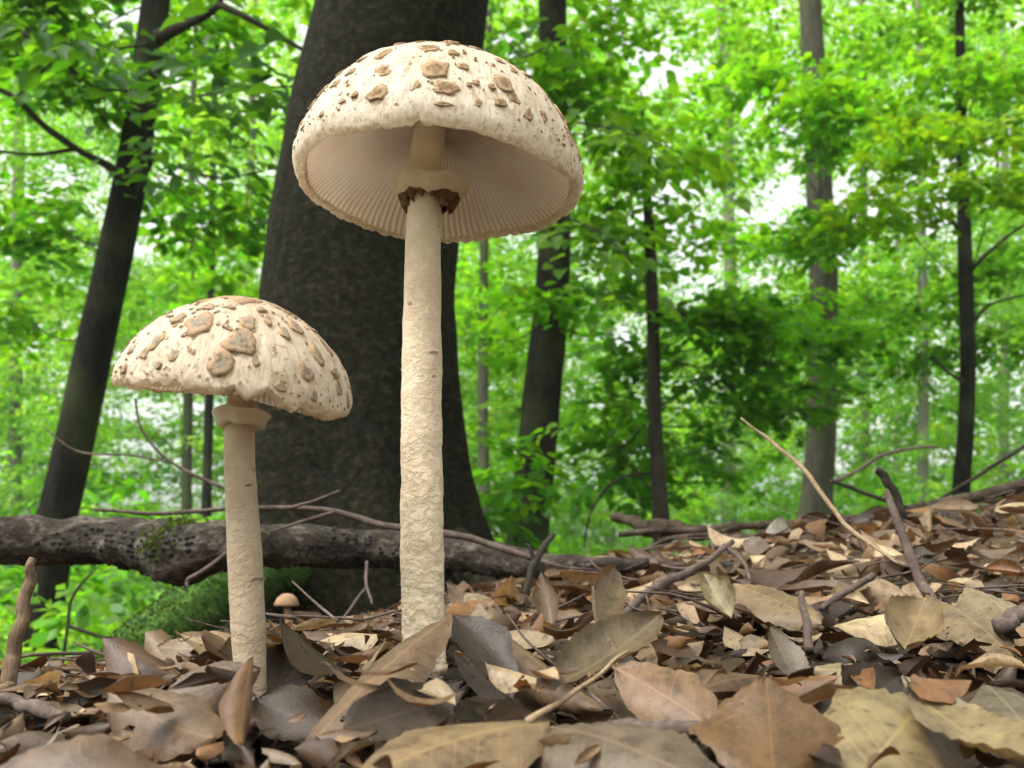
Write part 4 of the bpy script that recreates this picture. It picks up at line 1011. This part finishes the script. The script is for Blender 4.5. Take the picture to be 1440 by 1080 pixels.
def tiny_mushroom():
    c = at(403, 850, 1.12); s = pxm(1.3)
    foot = at(408, 890, 1.12)
    t = empty('tiny_mushroom', foot, 'tiny brown mushroom at the foot of the big beech trunk', 'mushroom')
    v, f, _ = tube([foot, at(406, 868, 1.12), c], [5 * s, 4.5 * s, 4 * s], rings=8, seg=10, amp=.1); build('stem', v, f, M_TINY, t)
    V = []; F = []
    pr = [(0, .75), (.4, .7), (.75, .45), (1, .0), (.9, -.12), (.3, .1)]
    for x, z in pr:
        for j in range(16):
            a = 6.283 * j / 16; V.append((c.x + x * 15 * s * math.cos(a), c.y + x * 15 * s * math.sin(a), c.z + z * 17 * s))
    for i in range(5):
        for j in range(16): F.append((i * 16 + j, (i + 1) * 16 + j, (i + 1) * 16 + (j + 1) % 16, i * 16 + (j + 1) % 16))
    build('cap', V, F, M_TINY, t)
tiny_mushroom()

# ------------------------------------------------------------------ fallen leaves
def dry_leaf(W, curl, bend, seed, nu=4, nv=7, twist=0.0, torn=0.0):
    """unit-length leaf along +y, normal +z; returns verts, faces, vein coordinates"""
    rr = random.Random(seed)
    V, F, U = [], [], []
    ph = rr.uniform(0, 6)
    side = [rr.uniform(.85, 1.1), rr.uniform(.85, 1.1)]
    for i in range(nv + 1):
        t = i / nv
        w = W * .5 * max(.012, (math.sin(math.pi * t ** .85)) ** .75 if 0 < t < 1 else .012)
        a = bend * (t - .5)
        yc = math.sin(a) / bend if abs(bend) > .05 else t - .5
        zc = (1 - math.cos(a)) / bend if abs(bend) > .05 else 0
        for j in range(nu + 1):
            u = -1 + 2 * j / nu
            ww = w * side[u > 0] * (1 + .05 * math.sin(t * 17 + ph + u) * abs(u) + .12 * mnoise.noise((t * 4 + ph, u * .6, seed * .37)) * abs(u))
            if torn and abs(u) > .4: ww *= 1 - torn * max(0, mnoise.noise((t * 5 + seed, u, 2.2)))
            c = curl * abs(u)
            x = math.copysign(math.sin(abs(c)) / abs(c) if abs(c) > .05 else 1, 1) * u * ww
            z = (1 - math.cos(c)) / c * ww * abs(u) if abs(c) > .05 else 0
            z += .03 * W * math.cos((t - abs(u) * .25) * 9 * 6.283) * abs(u) * (1 - abs(u) * .3) * (1 if nv > 12 else 0.0)
            z += .05 * math.sin(t * 7 + ph + u * 2) * W * abs(u)
            tw = twist * (t - .5)
            x, z = x * math.cos(tw) - z * math.sin(tw), x * math.sin(tw) + z * math.cos(tw)
            V.append((x, yc - math.sin(a) * z * .6, zc + z * math.cos(a))); U.append((u * w, t, 0))
    for i in range(nv):
        for j in range(nu):
            F.append((i * (nu + 1) + j, i * (nu + 1) + j + 1, (i + 1) * (nu + 1) + j + 1, (i + 1) * (nu + 1) + j))
    return np.array(V), np.array(F), np.array(U)
def frame(ax, nr):
    ax = Vector(ax).normalized(); s = ax.cross(Vector(nr)).normalized(); u = s.cross(ax)
    return s, ax, u
PAL = [((.25, .155, .085), 5), ((.15, .085, .045), 5), ((.42, .29, .17), 4), ((.075, .045, .028), 4), ((.72, .58, .37), 3), ((.25, .185, .125), 2), ((.34, .175, .07), 3), ((.56, .42, .27), 3)]
PALF = [(c[0] * .46, c[1] * .435, c[2] * .42) for c, n_ in PAL for _ in range(n_)]
HERO = [
 # label, base, tip, width, normal, curl, bend, colour
 ('broad arched grey brown leaf in the bottom left corner', (-40, 1085, .30), (275, 1100, .30), .62, (0, -.75, .65), -.5, -.5, (.24, .155, .11)),
 ('wide brown leaf standing on edge at the foot of the smaller mushroom', (222, 990, .42), (366, 938, .43), .66, (.1, -.85, .45), -.35, -.3, (.23, .145, .095)),
 ('brown ribbed leaf sloping down below the smaller mushroom', (160, 985, .42), (310, 1050, .37), .5, (-.25, -.6, .75), -.4, .3, (.27, .175, .115)),
 ('narrow orange brown leaf curled upright before the smaller stem', (350, 930, .415), (335, 1068, .37), .34, (.6, -.8, .1), -.9, .3, (.26, .135, .06)),
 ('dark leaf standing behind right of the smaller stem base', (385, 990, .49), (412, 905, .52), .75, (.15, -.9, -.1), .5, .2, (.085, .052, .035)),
 ('dark brown curved leaf right of the smaller stem', (365, 985, .44), (470, 1035, .41), .55, (.1, -.8, .4), .4, .2, (.14, .088, .055)),
 ('long brown leaf leaning like a tent against the tall stem', (430, 1040, .385), (634, 856, .46), .40, (-.45, -.65, .6), -.45, -.15, (.3, .195, .125)),
 ('leaf flank coloured as a shaded hollow right of the tall stem base', (638, 868, .475), (720, 985, .44), .6, (.55, -.8, .05), .5, .1, (.12, .075, .05)),  # far side of the tent leaf, its shade put into the colour
 ('grey brown leaf below the tent-like leaf', (480, 1030, .375), (650, 975, .41), .42, (-.15, -.9, .35), .3, .2, (.19, .135, .1)),
 ('large tan leaf with pale yellow end lying at bottom centre', (775, 998, .365), (480, 1090, .31), .5, (-.1, -.5, .85), -.4, -.35, (.36, .25, .15)),
 ('big smooth grey leaf at the bottom right of centre', (758, 1003, .365), (1030, 1105, .305), .62, (.05, -.6, .8), -.4, -.35, (.24, .18, .135)),
 ('pinkish brown leaf with clear veins lying right of centre', (1000, 1018, .405), (862, 934, .44), .66, (-.1, -.78, .6), -.3, -.2, (.37, .225, .14)),
 ('olive grey folded leaf with a raised tip', (780, 972, .45), (930, 872, .49), .46, (-.2, -.7, .65), .6, .3, (.24, .18, .11)),
 ('rolled brown leaf tube sloping down right of the tall stem', (700, 890, .5), (862, 1008, .42), .46, (.35, -.5, .8), -1.5, .1, (.26, .17, .11)),
 ('broad orange brown leaf standing upright at the bottom right', (1090, 1115, .33), (1078, 948, .365), 1.15, (0, -.95, .28), -.25, -.15, (.27, .15, .065)),
 ('ragged yellowish tan leaf in the lower right', (1205, 1095, .325), (1320, 962, .39), .72, (.05, -.65, .75), -.35, -.4, (.42, .325, .18)),
 ('pale yellow tan leaf edge near the bottom right corner', (1290, 990, .38), (1460, 1090, .32), .55, (.1, -.6, .8), .35, .3, (.4, .31, .18)),
 ('grey leaf cut off by the right picture edge', (1490, 1080, .33), (1385, 950, .4), .55, (-.1, -.6, .8), -.3, -.3, (.29, .24, .18)),
 ('small grey leaf standing upright between brown leaves', (1125, 968, .45), (1082, 884, .47), .7, (.25, -.9, .2), .5, .3, (.27, .215, .165)),
 ('rust brown leaf hump left of the upright grey leaf', (930, 985, .46), (1075, 940, .48), .6, (0, -.75, .65), -.7, -.5, (.23, .14, .078)),
 ('pale cream curled leaf on the middle of the slope', (1028, 872, .70), (990, 808, .73), .75, (-.2, -.85, .4), .9, .3, (.52, .45, .28)),
 ('light tan flat leaf beside the pale curled leaf', (1155, 872, .68), (1030, 818, .74), .52, (0, -.7, .7), -.3, -.2, (.36, .25, .145)),
 ('pale grey leaf stuck upright against the crest branch', (1100, 775, 1.22), (1097, 726, 1.24), .75, (.1, -.95, .1), -.3, .2, (.4, .36, .32)),
 ('cream yellow torn leaf in the middle of the lower right', (1290, 958, .49), (1140, 935, .52), .6, (0, -.65, .75), -.5, -.3, (.44, .355, .22)),
 ('tan leaf folded under the leaning reddish stick', (1272, 918, .57), (1300, 845, .61), .75, (-.2, -.8, .5), .6, .3, (.4, .285, .16)),
 ('long tan leaf right of the leaning reddish stick', (1325, 838, .66), (1440, 930, .57), .5, (.1, -.6, .8), -.3, -.2, (.37, .27, .175)),
 ('arched leaf coloured black brown as a shaded hollow at lower right', (1150, 905, .58), (1255, 900, .58), .7, (0, -.5, .9), -.5, -1.6, (.09, .058, .036)),  # darkness of the cavity is painted into this leaf's colour
 ('bright orange leaf scrap right of the olive grey leaf', (926, 910, .6), (964, 898, .6), .65, (0, -.9, .4), -.4, 0, (.62, .19, .03)),
 ('upright brown crumpled leaf behind the rolled leaf', (778, 885, .7), (762, 805, .72), .55, (-.3, -.9, .2), .7, .3, (.3, .2, .12)),
 ('tan curled leaf standing left of the forked twig', (835, 885, .66), (862, 800, .72), .5, (.3, -.9, .2), .8, .2, (.34, .24, .145)),
 ('pale tan flattened leaf near the right edge of the slope', (1440, 880, .62), (1365, 820, .7), .6, (0, -.6, .8), -.4, -.2, (.42, .33, .22)),
 ('small crumpled pale leaf just right of the tall stem', (690, 868, .85), (655, 828, .9), .8, (0, -.8, .6), -.6, -.4, (.38, .29, .2)),
 ('reddish brown leaf on the crest at far right', (1360, 745, 1.2), (1300, 720, 1.28), .6, (0, -.7, .7), -.5, -.2, (.3, .16, .07)),
 ('brown leaf bent double left of the smaller stem', (70, 955, .62), (160, 985, .55), .55, (0, -.7, .7), -.8, -.4, (.26, .17, .1)),
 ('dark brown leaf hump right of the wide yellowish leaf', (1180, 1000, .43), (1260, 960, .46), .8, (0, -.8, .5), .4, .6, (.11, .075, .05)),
]
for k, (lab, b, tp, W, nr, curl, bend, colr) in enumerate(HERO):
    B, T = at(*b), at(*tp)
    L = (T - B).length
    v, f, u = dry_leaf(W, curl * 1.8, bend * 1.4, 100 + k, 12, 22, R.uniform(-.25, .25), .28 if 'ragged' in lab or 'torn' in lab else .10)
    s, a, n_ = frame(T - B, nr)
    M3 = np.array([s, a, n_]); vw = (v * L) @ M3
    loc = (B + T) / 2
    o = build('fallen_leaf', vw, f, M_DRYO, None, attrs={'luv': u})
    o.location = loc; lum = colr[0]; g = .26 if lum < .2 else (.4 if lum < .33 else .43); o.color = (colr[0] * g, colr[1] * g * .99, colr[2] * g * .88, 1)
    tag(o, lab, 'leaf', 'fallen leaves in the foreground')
# stalk of the tan leaf at bottom centre
stick('leaf_stalk', 'yellowish leaf stalk pointing up right from the tan leaf', [(742, 1014, .362), (790, 985, .375), (840, 950, .385), (885, 915, .40)], [10, 7.5, 6, 4], M_TWIGP, .05, cat='stalk')

VAR = [dry_leaf(rv.uniform(.42, .75), rv.choice((-1, 1)) * rv.uniform(.3, 1.9), rv.uniform(-1.5, 1.2), 300 + k, 4, 7, rv.uniform(-.9, .9), .45) for k, rv in ((k, random.Random(50 + k)) for k in range(18))]
VME = []
for v, f, u in VAR:
    me = bpy.data.meshes.new('fallen_leaf'); me.from_pydata(v.tolist(), [], f.tolist())
    me.polygons.foreach_set('use_smooth', np.ones(len(f), dtype=bool))
    a = me.attributes.new('luv', 'FLOAT_VECTOR', 'POINT'); a.data.foreach_set('vector', u.astype(np.float32).ravel())
    me.materials.append(M_DRYO); VME.append(me)
STEMS = [(at(598, 930, .53), .03), (at(355, 985, .47), .028)]
def spot(y0, y1, pw=1.0):
    while True:
        Y = y0 + (y1 - y0) * R.random() ** pw
        x = R.uniform(-.6, .62) * (Y + .08)
        if any(math.hypot(x - s[0].x, Y - s[0].y) < s[1] for s in STEMS): continue
        return x, Y
def slope_n(x, y):
    e = .03
    return Vector(((gz(x - e, y) - gz(x + e, y)) / (2 * e), (gz(x, y - e) - gz(x, y + e)) / (2 * e), 1)).normalized()
nsingle = 285
LANDMARKS = [(60, 960, 'by the brown broken stick at the left edge'), (230, 935, 'below the mossy root at the left'), (300, 985, 'left of the smaller mushroom foot'), (420, 950, 'right of the smaller mushroom foot'), (480, 890, 'under the big beech trunk'),
  (540, 920, 'just left of the tall mushroom foot'), (690, 870, 'just right of the tall mushroom foot'), (760, 940, 'by the rolled leaf tube'), (860, 900, 'behind the olive grey folded leaf'), (900, 840, 'near the dark forked twig'), (1000, 900, 'below the pale curled leaf'),
  (1010, 830, 'beside the pale curled leaf'), (1130, 880, 'around the short upright broken twig'), (1180, 820, 'near the short grey twig at mid slope'), (1120, 960, 'behind the upright orange brown leaf'), (1250, 900, 'left of the leaning reddish stick'), (1340, 860, 'right of the leaning reddish stick'), (1400, 930, 'below the stout twig end at the right edge'), (1250, 960, 'behind the ragged yellowish leaf'), (1420, 800, 'high on the slope at the right edge'), (950, 985, 'around the pinkish veined leaf'), (640, 1000, 'below the tent-like leaf'), (1000, 780, 'near the top of the slope in the middle'), (1250, 790, 'where the long pale twig meets the slope')]
CNAME = dict(zip(dict.fromkeys(PALF), ['mid brown', 'dark brown', 'tan', 'blackish brown', 'pale straw', 'greyish brown', 'rusty', 'light tan']))
VCURL = {}
for k_, me_ in enumerate(VME):
    rv_ = random.Random(50 + k_); rv_.uniform(.42, .75); rv_.choice((-1, 1)); VCURL[me_.name] = rv_.uniform(.2, 1.1)  # roll of the blade
for k in range(nsingle):
    x, Y = spot(.43, .95, .8) if k > 45 else spot(.36, .45)
    if Y < .48 and x < -.06 and k > 45: continue
    z = gz(x, Y) + R.uniform(-.004, .014) - (.02 if k > 45 else -.003) * max(0, min(1, (.56 - Y) / .12))
    nr = slope_n(x, Y) + Vector((R.gauss(0, .75), R.gauss(-.3, .75), 0)) * (1 if k > 45 else .45)
    az = R.uniform(0, 6.283)
    s, a, n_ = frame((math.cos(az), math.sin(az), R.gauss(0, .25)), nr)
    L = R.uniform(.028, .056) if k > 45 else R.uniform(.016, .032)
    o = bpy.data.objects.new('fallen_leaf', R.choice(VME))
    Mx = Matrix((s * L, a * L, n_ * L)).transposed().to_4x4(); Mx.translation = Vector((x, Y, z)); o.matrix_world = Mx
    c = R.choice(PALF); g = R.uniform(.75, 1.2); o.color = (c[0] * g, c[1] * g, c[2] * g, 1)
    link(o)
    qx, qy = proj((x, Y, z))
    lm = min(LANDMARKS, key=lambda q: math.hypot(q[0] - qx, (q[1] - qy) * 1.6))[2]
    tag(o, 'small %s %s leaf %s' % (CNAME[c], 'curled' if abs(VCURL[o.data.name]) > .65 else 'dry', lm), 'leaf', 'small loose leaves of the litter')
# the rest of the litter, too many to count
V, F, U, Cc, n0 = [], [], [], [], 0
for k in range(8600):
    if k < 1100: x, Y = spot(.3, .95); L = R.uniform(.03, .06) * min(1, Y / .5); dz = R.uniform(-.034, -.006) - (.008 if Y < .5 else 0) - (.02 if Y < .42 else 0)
    elif k < 2600: x, Y = spot(.9, 2.4); L = R.uniform(.035, .07); dz = R.uniform(-.006, .016)
    elif k < 3400: x = R.uniform(-2.2, 2.4); Y = R.uniform(-.6, 2.6); L = R.uniform(.04, .07); dz = R.uniform(-.01, .004)
    else: x, Y = spot(.3, 1.7); L = R.uniform(.008, .024); dz = R.uniform(-.03, .008) - (.01 if Y < .5 else 0)
    if k < 3400 and 2600 <= k and math.hypot(x, Y) < .42: continue
    z = gz(x, Y) + dz
    sg = .65 if k >= 900 else .5
    nr = Vector((R.gauss(0, sg), R.gauss(-.1, sg), 1)); az = R.uniform(0, 6.283)
    s, a, n_ = frame((math.cos(az), math.sin(az), R.gauss(0, .3)), nr)
    v, f, u = R.choice(VAR)
    if k >= 3400:
        v = v[::1]
    V.append((v * L) @ np.array([s, a, n_]) + np.array((x, Y, z))); F.append(f + n0); n0 += len(v); U.append(u)
    c = np.array(R.choice(PALF)) * R.uniform(.6, 1.2) * (.3 if k < 1100 else 1); Cc.append(np.tile(c, (len(v), 1)))  # bottom layer: rotting leaves, darkened further to paint shade into the gaps
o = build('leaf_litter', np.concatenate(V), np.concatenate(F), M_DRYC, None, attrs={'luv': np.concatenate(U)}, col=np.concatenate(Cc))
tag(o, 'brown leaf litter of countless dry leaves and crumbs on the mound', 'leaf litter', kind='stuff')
# thin twigs scattered through the litter
parts = []
for k in range(340):
    x, Y = spot(.6, 2.0); L = R.uniform(.02, .09) * (.6 + .5 * Y); az = R.uniform(0, 6.283)
    p0 = Vector((x, Y, gz(x, Y) + R.uniform(.004, .02))); d = Vector((math.cos(az), math.sin(az), R.gauss(.05, .15)))
    p2 = p0 + d * L; p2.z = max(p2.z, gz(p2.x, p2.y) + .004); p1 = (p0 + p2) / 2 + Vector((R.gauss(0, .08), R.gauss(0, .08), R.gauss(0, .04))) * L
    r = R.uniform(.0004, .0014)
    parts.append(tube([p0, p1, p2], [r, r * .9, r * .5], rings=6, seg=5)[:2])
v, f, _ = merge(parts)
tag(build('litter_twigs', v, f, M_TWIG), 'scatter of fine brown twigs through the leaf litter', 'twigs', kind='stuff')

# ------------------------------------------------------------------ moist air of the wood
def haze():
    m = bpy.data.materials.new('haze'); m.use_nodes = True; nt = m.node_tree; nt.nodes.clear()
    out = nt.nodes.new('ShaderNodeOutputMaterial'); v = nt.nodes.new('ShaderNodeVolumePrincipled')
    v.inputs['Color'].default_value = (.95, 1.0, .97, 1); v.inputs['Density'].default_value = HAZE
    v.inputs['Anisotropy'].default_value = 0.0
    nt.links.new(v.outputs[0], out.inputs['Volume'])
    x, y0, y1, z0, z1 = 160, -90, 175, -3.5, 16.0
    V = [(-x, y0, z0), (x, y0, z0), (x, y1, z0), (-x, y1, z0), (-x, y0, z1), (x, y0, z1), (x, y1, z1), (-x, y1, z1)]
    F = [(3, 2, 1, 0), (4, 5, 6, 7), (0, 1, 5, 4), (1, 2, 6, 5), (2, 3, 7, 6), (3, 0, 4, 7)]
    o = build('haze', V, F, m, smooth=False)
    tag(o, 'faint pale haze hanging in the air of the wood', 'haze', kind='stuff')
HAZE = 0.0012
scene.cycles.volume_bounces = 1
haze()
